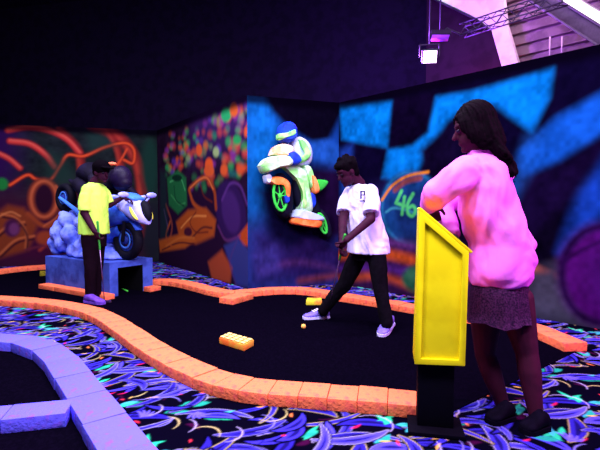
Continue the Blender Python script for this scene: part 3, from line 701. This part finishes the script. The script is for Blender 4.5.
def shoe(name, heel, toe, m, parent, sole=None, h=.075, w=.042):
    d = (toe-heel); d.z = 0; L = d.length; d.normalize(); sd = V((-d.y, d.x, 0)); z0 = heel.z
    bm = bmesh.new(); secs = []
    for t, ww, hh in ((0, .55, .6), (.06, .8, .95), (.2, .9, 1.12), (.36, .9, 1.0), (.55, 1.0, .74), (.75, 1.08, .52), (.9, .9, .42), (.98, .5, .3)):
        secs.append((heel+d*(L*t)+ez*(.012+h*hh/2), sd*(w*ww), ez*(h*hh/2)))
    loft(bm, secs, 20, 2.6); o = build(name, bm, m, parent, parent.location)
    bm = bmesh.new(); pts = []
    for t, ww in ((0, .6), (.08, .95), (.35, .95), (.6, 1.08), (.8, 1.12), (.95, .8), (1.0, .4)): pts.append((t, ww))
    out = [heel+d*(L*(t*1.02-.01))+sd*(w*ww) for t, ww in pts]+[heel+d*(L*(t*1.02-.01))-sd*(w*ww) for t, ww in reversed(pts)]
    out = [V((p.x, p.y, z0+.001)) for p in out]
    hull_prism(bm, out, V((0, 0, .022))); build('sole', bm, sole or m, o, parent.location, sm=False)
    if sole is whitesole:
        bm = bmesh.new()
        for t, hz in ((.42, .95), (.5, .84), (.58, .73)):
            c = heel+d*(L*t)+ez*(.012+h*hz*.98); cap(bm, c-sd*.022, .005, c+sd*.022+d*.012, .005, 6); cap(bm, c+sd*.022, .005, c-sd*.022+d*.012, .005, 6)
        build('laces', bm, lacem, o, parent.location)
    return o
eyem = mat('eye', (50, 40, 60), .3, (20, 14, 26), 40); skin = mat('dark skin', (50, 13, 36), .65, (42, 11, 31), 20, spec=.08); skin2 = mat('warm skin', (60, 15, 38), .6, (52, 13, 34), 14, spec=.1)
hairm = mat('black hair', (5, 2, 6), .8, (8, 4, 9), 60, spec=.02); hairb = mat('dark brown hair', (9, 1, 8), .7, (5, 1, 5), 50, .2, 60, spec=.02)
whitesole = mat('white violet sole', (205, 200, 255), .7); lacem = mat('white lace', (235, 230, 255), .7); shoem = mat('violet grey canvas', (128, 112, 215), .7, (110, 96, 195), 30)
blackcl = mat('black trousers', (7, 4, 11), .9, (10, 6, 15), 30, .3, 60, spec=.05)
steel = mat('putter steel', (150, 120, 170), .3, metal=.9); gripg = mat('green grip', (60, 165, 60), .6)

# ---- boy putting, white shirt
loc = (g(316, 318)+g(385, 335))/2; loc.z = .006
lh, rh = at(376, 249, 3.9), at(361, 249, 4.08); lk, rk = at(380, 286, 3.84), at(345, 284, 4.12); la, ra = at(386.5, 321, 3.76), at(323, 309, 4.2)
ls, rs = at(373, 190, 3.88), at(348, 192, 4.1); fB = V((-.75, -.62, 0)); upB = V((0, 0, 1)); lB = V((.64, -.77, 0))
hd = at(347, 171.5, 3.93); hf = V((-.80, -.38, -.46)); nk = at(359, 184, 4.0)
le, re_ = at(371, 219, 3.72), at(343, 218, 3.94); hL = at(346.5, 240, 3.62); hR = at(342, 244, 3.70)
bm = bmesh.new(); head(bm, hd, hf, upB); cap(bm, nk, .058, hd-hf.normalized()*.03-ez*.02, .05)
hc = (lh+rh)/2; sc_ = (ls+rs)/2
loft(bm, [(hc-ez*.05, lB*.13, fB*.1), (hc+ez*.08, lB*.14, fB*.09), (hc.lerp(sc_, .6), lB*.135, fB*.09), (hc.lerp(sc_, .9), lB*.11, fB*.08), (sc_+ez*.04, lB*.055, fB*.05)])
chain(bm, [(ls.lerp(sc_, .3)-ez*.03, .045), (le, .038), (hL, .027)]); chain(bm, [(rs.lerp(sc_, .3)-ez*.03, .045), (re_, .042), (hR, .027)])
chain(bm, [(lh, .085), (lk, .055), (la, .038)]); chain(bm, [(rh, .085), (rk, .055), (ra, .038)])
pd = (g(326, 318)-at(343, 240, 3.66)); pd.normalize()                            # along the putter shaft
hand(bm, hL, pd+V((-.35, 0, 0)), V((.55, -.8, .1)), V((-1, 0, 0)), .85); hand(bm, hR, pd+V((.05, 0, 0)), V((-.9, .2, .1)), V((0, -1, -.2)), .85)
boy = remeshed('person', bm, skin, None, .0065, 4, origin=loc); tag(boy, 'person in white shirt and black trousers bending over his putter', 'person'); eyes(hd, hf, upB, boy)
def rp(name, bm, m, par, **k): return remeshed(name, bm, m, par, origin=par.location, **k)
bm = bmesh.new(); f_ = hf.normalized(); u_ = (upB-f_*upB.dot(f_)).normalized()
ell(bm, hd+u_*.042-f_*.022, f_.cross(u_)*.086, f_*.098, u_*.092); ell(bm, hd+u_*.075+f_*.045, f_.cross(u_)*.066, f_*.05, u_*.036); ell(bm, hd-f_*.055-u_*.02, f_.cross(u_)*.07, f_*.05, u_*.07)
for k in range(26):
    a = random.uniform(0, 6.28); e = random.uniform(.1, 1.2); q = (f_.cross(u_)*math.cos(a)*.08+f_*math.sin(a)*.09)*math.cos(e)+u_*math.sin(e)*.09
    if q.dot(f_) < .06: ell(bm, hd+u_*.045-f_*.02+q, V((.018, 0, 0)), V((0, .018, 0)), V((0, 0, .018)), 8, 6)
rp('hair', bm, hairm, boy, voxel=.008, it=2)
bm = bmesh.new()
loft(bm, [(hc-ez*.035, lB*.21, fB*.17), (hc+ez*.10, lB*.195, fB*.15), (hc.lerp(sc_, .55)+fB*.01, lB*.175, fB*.13), (hc.lerp(sc_, .84), lB*.175, fB*.12), (sc_+ez*.02, lB*.13, fB*.095), (sc_+ez*.06, lB*.065, fB*.065)])
for s_, e_ in ((ls, le), (rs, re_)): cap(bm, s_.lerp(sc_, .2)-ez*.02, .072, s_.lerp(e_, .35), .064); cyl(bm, s_.lerp(e_, .25), s_.lerp(e_, .82), .062, .074)
whitecl = mat('white cotton', (222, 214, 255), .85, (205, 196, 250), 6, .15, 40)
shirt = rp('t_shirt', bm, whitecl, boy, voxel=.008, it=6, fold=.012, fscale=(13, 13, 6))
# chest print: a dark letter with a line of small marks under it
lo = at(362.5, 195, 3.79); nB = V((-.28, -.96, 0)).normalized(); xB = V((nB.y*-1, nB.x, 0)); xB = V((-nB.y, nB.x, 0)); xB = xB if xB.x > 0 else -xB
bm = bmesh.new(); zt = V((0, 0, 1))
def pbx(x0, z0, x1, z1): box(bm, lo+xB*((x0+x1)/2)+zt*((z0+z1)/2), xB*((x1-x0)/2), zt*((z1-z0)/2), nB*.012)
pbx(-.018, -.035, -.008, .035); pbx(-.018, .025, .02, .035); pbx(.012, .0, .02, .03); pbx(-.018, -.004, .02, .004)
for k in range(4): pbx(-.022+k*.012, -.055, -.014+k*.012, -.045)
build('chest_print', bm, mat('dark print', (40, 30, 70), .8), shirt, boy.location, sm=False)
bm = bmesh.new(); loft(bm, [(hc-ez*.10, lB*.14, fB*.115), (hc-ez*.03, lB*.15, fB*.11), (hc+ez*.02, lB*.13, fB*.09)])
for h_, k_, a_ in ((lh, lk, la), (rh, rk, ra)): chain(bm, [(h_-ez*.02, .084), (h_.lerp(k_, .5), .082), (k_, .068), (k_.lerp(a_, .6), .058), (a_-ez*.015, .05)])
rp('trousers', bm, blackcl, boy, voxel=.009, it=4, fold=.008)
z6 = V((0, 0, .006))
def gz(u, v, z=.007): q = g(u, v, z); return q
shoe('shoe', gz(329, 317.5), gz(303, 319), shoem, boy, whitesole, .08, .045); shoe('shoe', gz(391, 324), gz(381, 337), shoem, boy, whitesole, .085, .047)
# putters
def putter(top, foot, hdir, label, gl):
    d = (foot-top).normalized(); root = empty('putter', foot, label, 'golf putter', 'putters in hand')
    bm = bmesh.new(); cyl(bm, top+d*gl*.9, foot+ez*.015, .006, .0045, 10); build('shaft', bm, steel, root, foot)
    bm = bmesh.new(); cap(bm, top, .0125, top+d*gl, .010, 10); build('grip', bm, gripg, root, foot)['label'] = 'green rubber grip'
    h_ = V(hdir).normalized(); s_ = V((-h_.y, h_.x, 0)); bm = bmesh.new(); box(bm, foot+h_*.035+ez*.014, h_*.055, s_*.012, ez*.012); build('putter_head', bm, steel, root, foot, bevel=.004); return root
putter(at(345, 235, 3.665), V((*g(327, 319).xy, .008)), (-.5, -.85, 0), 'steel putter held low by the person in the white shirt', .27)

# ---- boy in yellow shirt
loc = g(96, 303); loc.z = 0.006
f2 = V((.86, -.5, 0)); l2 = V((.5, .86, 0)); YB = 5.05
hc = at(94, 236, YB); ls, rs = at(102.5, 188, 5.18), at(86, 188, 4.93); sc_ = (ls+rs)/2; hd = at(101.5, 172.5, YB); hf = V((.82, -.52, -.12))
le, lw = at(109, 205, 5.2), at(122, 198, 5.27); re_, rw_ = at(84.5, 213, 4.9), at(94.5, 231, 4.82)
lh, rh = at(97, 240, 5.13), at(91, 240, 4.98); lk, rk = at(97, 268, 5.1), at(90.5, 268, 4.95); la, ra = at(96.5, 293, 5.12), at(90, 296, 4.98)
bm = bmesh.new(); head(bm, hd, hf, upB, .98); cap(bm, sc_+ez*.06, .055, hd-ez*.03-hf*.02, .05)
loft(bm, [(hc-ez*.06, l2*.13, f2*.1), (hc+ez*.08, l2*.13, f2*.085), (hc.lerp(sc_, .6), l2*.13, f2*.09), (hc.lerp(sc_, .9), l2*.11, f2*.08), (sc_+ez*.045, l2*.05, f2*.05)])
chain(bm, [(ls.lerp(sc_, .3)-ez*.035, .042), (le, .038), (lw, .027)]); chain(bm, [(rs.lerp(sc_, .3)-ez*.035, .042), (re_, .042), (rw_, .028)])
chain(bm, [(lh, .08), (lk, .055), (la, .038)]); chain(bm, [(rh, .08), (rk, .055), (ra, .038)])
ptop = at(97.5, 222, 4.82); pft = V((*g(104.5, 303).xy, .008)); pd = (pft-ptop).normalized()
hand(bm, lw, V((.8, .1, -.15)), V((0, 0, 1)), V((0, -1, 0)), .5); hand(bm, rw_, pd+V((.35, 0, 0)), V((-.6, -.8, .1)), V((1, -.3, 0)), .85)
boy2 = remeshed('person', bm, skin, None, .0065, 4, origin=loc); tag(boy2, 'person in neon yellow shirt and black cap standing by the motorcycle sculpture', 'person'); eyes(hd, hf, upB, boy2, .98)
f_ = hf.normalized(); u_ = (upB-f_*upB.dot(f_)).normalized(); r_ = f_.cross(u_)
bm = bmesh.new(); ell(bm, hd+u_*.046-f_*.012, r_*.088, f_*.106, u_*.088); ell(bm, hd-f_*.05, r_*.076, f_*.05, u_*.06); rp('hair', bm, hairm, boy2, voxel=.009, it=2)
bm = bmesh.new(); ell(bm, hd+u_*.062-f_*.008, r_*.092, f_*.108, u_*.082); ell(bm, hd+u_*.062+f_*.115, r_*.07, f_*.07, u_*.012); rp('cap', bm, mat('black cap', (6, 3, 8), .9, spec=.02), boy2, voxel=.008, it=2)
bm = bmesh.new()
loft(bm, [(hc+ez*.02, l2*.175, f2*.145), (hc+ez*.15, l2*.17, f2*.14), (hc.lerp(sc_, .6), l2*.16, f2*.135), (hc.lerp(sc_, .85), l2*.165, f2*.12), (sc_+ez*.02, l2*.12, f2*.085), (sc_+ez*.06, l2*.06, f2*.06)])
for s_, e_ in ((ls, le), (rs, re_)): cap(bm, s_.lerp(sc_, .22)-ez*.022, .068, s_.lerp(e_, .4), .060); cyl(bm, s_.lerp(e_, .25), s_.lerp(e_, .92), .060, .072)
rp('t_shirt', bm, mat('neon yellow cotton', (196, 255, 92), .85, (186, 250, 88), 6), boy2, voxel=.009, it=6, fold=.010, fscale=(13, 13, 6))
bm = bmesh.new(); loft(bm, [(hc-ez*.12, l2*.14, f2*.115), (hc, l2*.145, f2*.115), (hc+ez*.05, l2*.13, f2*.10)])
for h_, k_, a_ in ((lh, lk, la), (rh, rk, ra)): chain(bm, [(h_, .095), (h_.lerp(k_, .5), .085), (k_, .066), (k_.lerp(a_, .6), .056), (a_-ez*.02, .05)])
rp('trousers', bm, mat('dark maroon black trousers', (18, 5, 16), .9, spec=.05), boy2, voxel=.009, it=4, fold=.008)
vio = mat('violet shoe', (112, 70, 190), .7, (96, 58, 170), 25)
shoe('shoe', gz(85.5, 302), gz(104, 304.5), vio, boy2, vio, .085, .046); shoe('shoe', gz(90, 297), gz(103.5, 299), vio, boy2, whitesole, .08, .045)
putter(ptop, pft, (.8, -.3, 0), 'steel putter with green grip held upright by the person in the yellow shirt', .30)

# ---- woman at the scorecard stand
loc = g(515, 425); loc.z = 0
f3 = V((-.86, .5, 0)); l3 = V((-.5, -.86, 0))
hd = at(473, 128, 2.38); hf = V((-.93, .22, -.28)); hc = at(500, 281, 2.40); ls, rs = at(464, 173, 2.27), at(501, 172, 2.48); sc_ = (ls+rs)/2
ha, hb = at(486, 300, 2.44), at(515, 300, 2.36); ka, kb = at(485, 354, 2.42), at(527, 354, 2.30); aa, ab = at(504, 409, 2.36), at(536, 416, 2.24)
le, lw = at(436, 193, 2.28), at(429, 207, 2.40); re_, rw_ = at(440, 205, 2.62), at(452, 233, 2.45)
bm = bmesh.new(); head(bm, hd, hf, upB, 1.0); cap(bm, sc_+ez*.06, .055, hd-ez*.04, .048)
loft(bm, [(hc-ez*.08, l3*.16, f3*.11), (hc+ez*.1, l3*.125, f3*.09), (hc.lerp(sc_, .6), l3*.13, f3*.1), (hc.lerp(sc_, .95), l3*.16, f3*.085), (sc_+ez*.06, l3*.07, f3*.06)])
chain(bm, [(ls, .055), (le, .042), (lw, .026)]); chain(bm, [(rs, .055), (re_, .042), (rw_, .026)])
chain(bm, [(ha, .095), (ha.lerp(ka, .6), .072), (ka, .054), (ka.lerp(aa, .3), .056), (aa.lerp(ka, .25), .042), (aa, .034)]); chain(bm, [(hb, .095), (hb.lerp(kb, .6), .074), (kb, .056), (kb.lerp(ab, .3), .058), (ab.lerp(kb, .25), .043), (ab, .035)])
hand(bm, lw, V((.5, .8, -.3)), V((-.1, 0, 1)), V((1, 0, 0)), .35); hand(bm, rw_, V((.3, -.5, -.6)), V((.6, 0, .6)), V((0, 1, 0)), .45)
girl = remeshed('person', bm, skin2, None, .0065, 4, origin=loc); tag(girl, 'person with long dark hair in a pink sweatshirt leaning on the yellow stand', 'person'); eyes(hd, hf, upB, girl)
f_ = hf.normalized(); u_ = (upB-f_*upB.dot(f_)).normalized(); r_ = f_.cross(u_)
bm = bmesh.new(); ell(bm, hd+u_*.035-f_*.025, r_*.092, f_*.104, u_*.104); ell(bm, hd-f_*.06-u_*.03, r_*.088, f_*.07, u_*.10)
fall = [(hd-f_*.045+u_*.02, r_*.086, f_*.075), (hd-f_*.06-u_*.05, r_*.092, f_*.072), (hd-f_*.075-u_*.12, r_*.09, f_*.058), (at(494, 149, 2.35), r_*.088-ez*.015, f_*.045), (at(503, 158, 2.31), r_*.068-ez*.018, f_*.032), (at(511, 166, 2.31), r_*.034-ez*.012, f_*.022), (at(517, 174, 2.30), r_*.010, f_*.008)]
loft(bm, fall, 26)
for q in (-1, 1):                                                               # curtain of hair beside the cheek
    loft(bm, [(hd+u_*.085+f_*.03+r_*q*.035, r_*.03, f_*.05), (hd+u_*.04+f_*.028+r_*q*.075, r_*.016, f_*.05), (hd-u_*.03+f_*.015+r_*q*.086, r_*.015, f_*.05), (hd-u_*.085-f_*.005+r_*q*.082, r_*.013, f_*.045), (hd-u_*.13-f_*.03+r_*q*.07, r_*.01, f_*.03)], 16)
for k in range(40):
    lat = random.uniform(-1, 1); a = hd-f_*.085-u_*.06+r_*lat*.08; b_ = at(495+lat*3, 151, 2.36)-r_*0+r_*lat*.065; c = at(508+random.uniform(-7, 5), 165+random.uniform(-5, 8), 2.31)+r_*lat*.03; d = c+V((.03, -.01, -.045))*random.uniform(.5, 1.3)
    chain(bm, [(a, .014), (b_, .011), (c, .006), (d, .0035)], 6)
hr = rp('hair', bm, hairb, girl, voxel=.006, it=14)
nrm = [v.normal.copy() for v in hr.data.vertices]
for v, nn in zip(hr.data.vertices, nrm):                                        # fine strands running from the crown down the length
    q = v.co+girl.location-hd; x = q.dot(r_); y = q.dot(f_); t = math.atan2(x, -y+.02) if q.dot(u_) > -.09 else x/.09
    v.co += nn*(.0032*math.sin(38*t+2*noise.noise(q*9))+.0025*math.sin(17*t+1.5+3*noise.noise(q*5)))
bm = bmesh.new()
loft(bm, [(hc-ez*.02, l3*.165, f3*.150), (hc+ez*.035, l3*.185, f3*.168), (hc+ez*.2, l3*.185, f3*.165), (hc.lerp(sc_, .62), l3*.18, f3*.158), (hc.lerp(sc_, .86), l3*.178, f3*.138), (sc_+ez*.035, l3*.15, f3*.11), (sc_+ez*.085, l3*.085, f3*.08), (sc_+ez*.125, l3*.066, f3*.066)])
chain(bm, [(ls.lerp(sc_, .15), .084), (ls.lerp(le, .4), .082), (le, .072), (le.lerp(lw, .75), .055)]); cap(bm, le.lerp(lw, .8), .044, lw, .041)
chain(bm, [(rs.lerp(sc_, .2), .082), (rs.lerp(re_, .5), .078), (re_, .066), (re_.lerp(rw_, .75), .052)]); cap(bm, re_.lerp(rw_, .8), .042, rw_, .04)
pinkc = mat('pink fleece', (238, 118, 232), .9, (232, 108, 226), 5, .15, 30)
rp('sweatshirt', bm, pinkc, girl, voxel=.008, it=8, fold=.018, fscale=(8, 8, 7))
bm = bmesh.new(); n = 96; prev = None
for t, a, b in ((0, .155, .13), (.3, .175, .15), (.7, .19, .165), (1, .2, .175)):
    cc_ = hc+ez*(.01-.215*t); pts = []
    for i in range(n):
        w = 2*PI*i/n; k = 1+.035*t*math.sin(w*16+.6*math.sin(w*3)); pts.append(cc_+l3*(a*k*math.cos(w))+f3*(b*k*math.sin(w))+ez*(.01*t*math.sin(w*5)))
    cur = ring(bm, pts); prev and bridge(bm, prev, cur); prev = cur
bmesh.ops.solidify(bm, geom=bm.faces[:], thickness=.006)
build('skirt', bm, mat('dark patterned skirt', (84, 38, 84), .85, (44, 18, 54), 120, .5, 90, thresh=(.40, .6)), girl, girl.location)
darkshoe = mat('dark navy shoe', (7, 4, 15), .8, (10, 6, 20), 20, spec=.02)
shoe('shoe', V((*g(512, 418).xy, .001)), V((*g(488, 424).xy, .001)), darkshoe, girl, None, .075, .04); shoe('shoe', V((*g(546, 428).xy, .001)), V((*g(523, 434).xy, .001)), darkshoe, girl, None, .075, .04)

# ------------------------------------------------------------------ yellow scorecard stand
Yf = 2.10; yw = mat('yellow paint', (240, 226, 20), .45, (228, 212, 16), 6, .1, 20); dkp = mat('black post', (6, 4, 13), .7, spec=.03)
pb = at(437, 365, Yf); base = V((pb.x, pb.y+.10, 0)); stand = empty('scorecard_stand', base, 'yellow slant topped scorecard stand on a black post', 'stand')
Pn = V((-.20, -1, 0)).normalized(); P0 = at(440, 365, Yf); prf = [hit(414.5, 364, P0, Pn), hit(465, 366, P0, Pn), hit(469, 252, P0, Pn), hit(419.5, 210, P0, Pn)]; nb = -Pn*.16; xb = V((-Pn.y, Pn.x, 0)); xb = xb if xb.x > 0 else -xb
def inset(p, k):
    c = sum(p, V())/4; out = []
    for i in range(4):
        a = (p[i-1]-p[i]).normalized(); b = (p[(i+1) % 4]-p[i]).normalized(); s_ = abs(a.cross(b).length); out.append(p[i]+(a+b)*(k/s_))
    return out
bm = bmesh.new(); hull_prism(bm, [p-Pn*.012 for p in prf], nb); build('cabinet', bm, yw, stand, base, bevel=.004)
bm = bmesh.new(); inn = inset(prf, .028); d1 = -Pn*.013; d0 = Pn*.004
a = ring(bm, [p+d0 for p in prf]); b = ring(bm, [p+d0 for p in inn]); a2 = ring(bm, [p+d1 for p in prf]); b2 = ring(bm, [p+d1 for p in inn])
bridge(bm, a, b); bridge(bm, b, b2); bridge(bm, a2, a); bridge(bm, b2, a2); build('face_frame', bm, yw, stand, base, bevel=.003)
bm = bmesh.new(); tp = [prf[3], prf[2]]; sl = (tp[1]-tp[0]).normalized(); nn = sl.cross(Pn).normalized(); nn = nn if nn.z > 0 else -nn
hull_prism(bm, [tp[0]-sl*.004+nn*.001, tp[1]+sl*.012+nn*.001, tp[1]+sl*.012+nn*.013, tp[0]-sl*.004+nn*.013], -Pn*.18); build('desk_top', bm, yw, stand, base, bevel=.003)
pa, pb_ = hit(418, 400, P0, Pn), hit(455, 400, P0, Pn); pts = [pa-Pn*.03, pb_-Pn*.03, pb_-Pn*.14, pa-Pn*.14]
bm = bmesh.new(); hull_prism(bm, [V((p.x, p.y, .02)) for p in pts], V((0, 0, prf[0].z-.02))); build('post', bm, dkp, stand, base, bevel=.004)
bm = bmesh.new(); cb = (pa+pb_)/2-Pn*.06; box(bm, V((cb.x, cb.y, .0105)), xb*.13, Pn*.10, V((0, 0, .010))); build('base_plate', bm, dkp, stand, base, bevel=.004)
bm = bmesh.new(); c = at(447.5, 236, Yf)+V((0, .03, .006)); cyl(bm, c-V((.012, 0, .0)), c+V((.012, 0, -.008)), .008); build('pencil_clip', bm, yw, stand, base)

# ------------------------------------------------------------------ up in the hall: lamps, truss, steel frame
steelp = mat('pale painted steel', (236, 208, 226), .6, (220, 190, 210), 5); steeld = mat('dark steel', (58, 44, 74), .5, metal=.3); alu = mat('truss aluminium', (80, 64, 100), .4, metal=.6)
# portal frame (column + haunch rafter) standing against the siding
def fr(u, v, n=-.3): return hit(u, v, Q0+NC*n, NC)
root = empty('portal_frame', V((*fr(512, 60).xy, 0)), 'pale steel portal frame column and rafter behind the blue flag wall', 'steel frame'); ro = root.location.copy()
bt, tp_ = fr(510, 66), fr(499, 28); ax = (tp_-bt).normalized(); foot = bt+ax*(-(bt.z)/ax.z)
hw = DC*.13
bm = bmesh.new(); hull_prism(bm, [foot-hw, foot+hw, tp_+hw*.95, tp_-hw*.95], NC*.12); build('column', bm, steelp, root, ro, bevel=.006)
bm = bmesh.new(); hull_prism(bm, [fr(u, v) for u, v in ((491, 29.5), (506.5, 27.5), (501, -22), (468, -22), (425, -22), (432, -3), (452, 6.5), (476, 18))], NC*.12); build('rafter_haunch', bm, steelp, root, ro, bevel=.006)
bm = bmesh.new(); rim = [fr(u, v, -.32) for u, v in ((432, -3), (452, 6.5), (476, 18), (491, 29.5))]
for a_, b_ in zip(rim, rim[1:]): hull_prism(bm, [a_, b_, b_+V((0, 0, -.035)), a_+V((0, 0, -.035))], NC*.2)
build('lower_flange', bm, steeld, root, ro)
# overhead crane-like dark beam to the right
bA, bB = fr(518, -16, -1.0), fr(612, 44, -1.0); root = empty('roof_beam', (bA+bB)/2, 'grey steel roof beam sloping down to the right above the siding', 'steel beam'); bd = (bB-bA).normalized(); bn = bd.cross(NC).normalized()
bm = bmesh.new(); box(bm, (bA+bB)/2, bd*((bB-bA).length/2), NC*.015, bn*.09); build('beam_web', bm, mat('grey steel', (120, 96, 132), .5), root, (bA+bB)/2)
for s in (-1, 1):
    bm = bmesh.new(); box(bm, (bA+bB)/2+bn*(.09*s), bd*((bB-bA).length/2), NC*.08, bn*.012); build('beam_flange', bm, mat('grey steel flange', (140, 114, 150), .5), root, (bA+bB)/2)
# fluorescent strip
tA, tB = fr(556, -8, -.8), fr(606, 22, -.8); mid = (tA+tB)/2; td_ = (tB-tA).normalized(); tn = td_.cross(NC).normalized()
root = empty('strip_light', mid, 'lit white strip light at the upper right above the siding', 'ceiling light')
bm = bmesh.new(); box(bm, mid+NC*.04, td_*.62*((tB-tA).length), NC*.03, tn*.075); build('housing', bm, steelp, root, mid)
bm = bmesh.new(); cyl(bm, tA, tB, .055); build('tube', bm, mat('lit tube', (250, 235, 255), .4, emit=(245, 225, 255), estr=3.0), root, mid)
# truss
YT = 6.2
p0, p1 = at(462, 31, 6.4), at(566, -3, 5.4); td_ = (p1-p0).normalized(); s1 = td_.cross(ez).normalized()*.07; s2 = td_.cross(s1).normalized(); s2 = (s2 if s2.z > 0 else -s2)*.075
root = empty('lighting_truss', p0, 'dark lattice lighting truss running up to the right near the ceiling', 'truss'); L = (p1-p0).length
for a_ in (s1+s2, -s1+s2, s1-s2, -s1-s2):
    bm = bmesh.new(); cyl(bm, p0+a_, p1+a_, .010, n=8); build('chord', bm, alu, root, p0)
cs = (s1+s2, -s1+s2, -s1-s2, s1-s2); nseg = 10
for fc in range(4):
    bm = bmesh.new(); c0, c1 = cs[fc], cs[(fc+1) % 4]
    for k in range(nseg):
        q0 = p0+td_*(L*k/nseg); q1 = p0+td_*(L*(k+1)/nseg); a_, b_ = (c0, c1) if k % 2 == 0 else (c1, c0); cyl(bm, q0+a_, q1+b_, .0055, n=6)
    build('lattice', bm, alu, root, p0)
# lamps hung under the truss end
fl = at(430, 57, 6.3); aim = (V((1.2, 2.2, 1.0))-fl).normalized()
root = empty('flood_light', fl, 'lit violet flood light high above the wall corner', 'stage light', 'stage lights'); xx, yy, _ = frame(aim)
bm = bmesh.new(); box(bm, fl-aim*.06, xx*.105, yy*.09, aim*.045); build('lamp_housing', bm, steeld, root, fl, bevel=.01)
bm = bmesh.new(); box(bm, fl-aim*.008, xx*.088, yy*.078, aim*.008); build('lamp_lens', bm, mat('lit violet lens', (250, 225, 255), .4, emit=(238, 190, 255), estr=9), root, fl)
bm = bmesh.new(); hk = fl+V((.1, .1, .28)); tube(bm, [fl-xx*.13-aim*.05, fl-xx*.13-aim*.05+ez*.16, fl+xx*.13-aim*.05+ez*.16, fl+xx*.13-aim*.05], .012, 8); q_ = fl-aim*.05; cyl(bm, q_+ez*.16, V((q_.x, q_.y, HH-.002)), .012, n=8); build('yoke', bm, steeld, root, fl)
f2l = at(440, 38, 6.35); root = empty('flood_light', f2l, 'dimmer violet stage light just above and right of the lit flood', 'stage light', 'stage lights'); aim2 = V((-.2, -.55, -.8)).normalized(); xx, yy, _ = frame(aim2)
bm = bmesh.new(); box(bm, f2l-aim2*.05, V((.14, 0, 0)), aim2.cross(V((1, 0, 0)))*.07, aim2*.045); build('lamp_housing', bm, steeld, root, f2l, bevel=.01)
bm = bmesh.new(); box(bm, f2l, V((.12, 0, 0)), aim2.cross(V((1, 0, 0)))*.05, aim2*.006); build('lamp_lens', bm, mat('dim violet lens', (160, 60, 230), .4, emit=(120, 40, 210), estr=.8), root, f2l)
bm = bmesh.new(); tube(bm, [f2l-aim2*.08, f2l-aim2*.08+V((.1, 0, .08)), p0+V((0, 0, -.05)), p0+td_*.3], .014, 8); q_ = f2l-aim2*.06; cyl(bm, q_, V((q_.x, q_.y, HH-.002)), .01, n=8); build('mount_arm', bm, steeld, root, f2l)
for u in (550, 562):
    c0, c1 = fr(u, 38, -.25), fr(u, 60, -.25); bm = bmesh.new(); cyl(bm, V((c0.x, c0.y, c0.z+.02)), V((c0.x, c0.y, c1.z)), .010, n=8)
    tag(build('hanging_cable', bm, steelp, None, c0), 'thin pale vertical cable in front of the ribbed siding, %s one' % ('left' if u == 550 else 'right'), 'cable', 'cables by the siding')

# ------------------------------------------------------------------ lights
def area(name, loc, to, sx, sy, e, col):
    l = bpy.data.lights.new(name, 'AREA'); l.shape = 'RECTANGLE'; l.size = sx; l.size_y = sy; l.energy = e; l.color = col
    o = bpy.data.objects.new(name, l); C.objects.link(o); o.location = loc; o.rotation_euler = (V(to)-V(loc)).to_track_quat('-Z', 'Y').to_euler(); return o
UVC = (.80, .71, 1.0)
area('uv_tube', (-2.6, 4.6, 4.2), (-2.9, 5.6, 0), 2.4, .3, 190, UVC)
area('uv_tube', (.2, 3.4, 4.2), (.0, 4.4, 0), 2.4, .3, 260, UVC)
area('uv_tube', (-1.0, 1.2, 3.6), (-1.2, 3.2, 0), 2.4, .3, 270, UVC)
area('uv_tube', (1.2, .9, 3.2), (1.2, 3.6, .9), 1.8, .3, 150, UVC)
area('uv_tube', (-4.6, 5.0, 4.2), (-4.8, 6.4, 0), 2.4, .3, 90, UVC)
def spot(name, loc, to, e, col, size=60, blend=.6, rad=.08):
    l = bpy.data.lights.new(name, 'SPOT'); l.energy = e; l.color = col; l.spot_size = math.radians(size); l.spot_blend = blend; l.shadow_soft_size = rad
    o = bpy.data.objects.new(name, l); C.objects.link(o); o.location = loc; o.rotation_euler = (V(to)-V(loc)).to_track_quat('-Z', 'Y').to_euler(); return o
spot('flood_beam', fl+aim*.06, fl+aim*4, 260, (.62, .25, 1.0), 80)
def point(name, loc, e, col, rad=.1):
    l = bpy.data.lights.new(name, 'POINT'); l.energy = e; l.color = col; l.shadow_soft_size = rad
    o = bpy.data.objects.new(name, l); C.objects.link(o); o.location = loc; return o
point('flood_glow_fill', fl+V((-.35, .5, .15)), 480, (.42, .12, 1.0))  # added point light behind the flood, stands in for its violet glow
point('red_hall_lamp', fr(476, 92, -.4), 26, (1, .04, .10)); point('siding_fill', fr(560, -60, -.55), 80, (1, .72, .92), .2); point('green_hall_lamp', fr(440, -14, -.5), 5, (.3, 1, .4)); area('magenta_fill', (3.4, 1.6, 2.2), (1.1, 2.4, .9), .6, .3, 100, (1, .2, .9))  # pale siding light and magenta light on the woman are added unseen fills
w = bpy.data.worlds.new('World'); bpy.context.scene.world = w; w.use_nodes = True
w.node_tree.nodes['Background'].inputs[0].default_value = (.25, .14, .7, 1); w.node_tree.nodes['Background'].inputs[1].default_value = .02

cam = bpy.data.cameras.new('camera'); cam.sensor_width = 36; cam.lens = 27; cam.clip_end = 100
co = bpy.data.objects.new('camera', cam); C.objects.link(co); co.location = EYE; co.rotation_euler = (PI/2-PITCH, 0, 0)
sc0 = bpy.context.scene; sc0.camera = co
vs = sc0.view_settings; vs.view_transform = 'Standard'; vs.look = 'None'; vs.gamma = 1; vs.use_curve_mapping = False; vs.exposure = 0
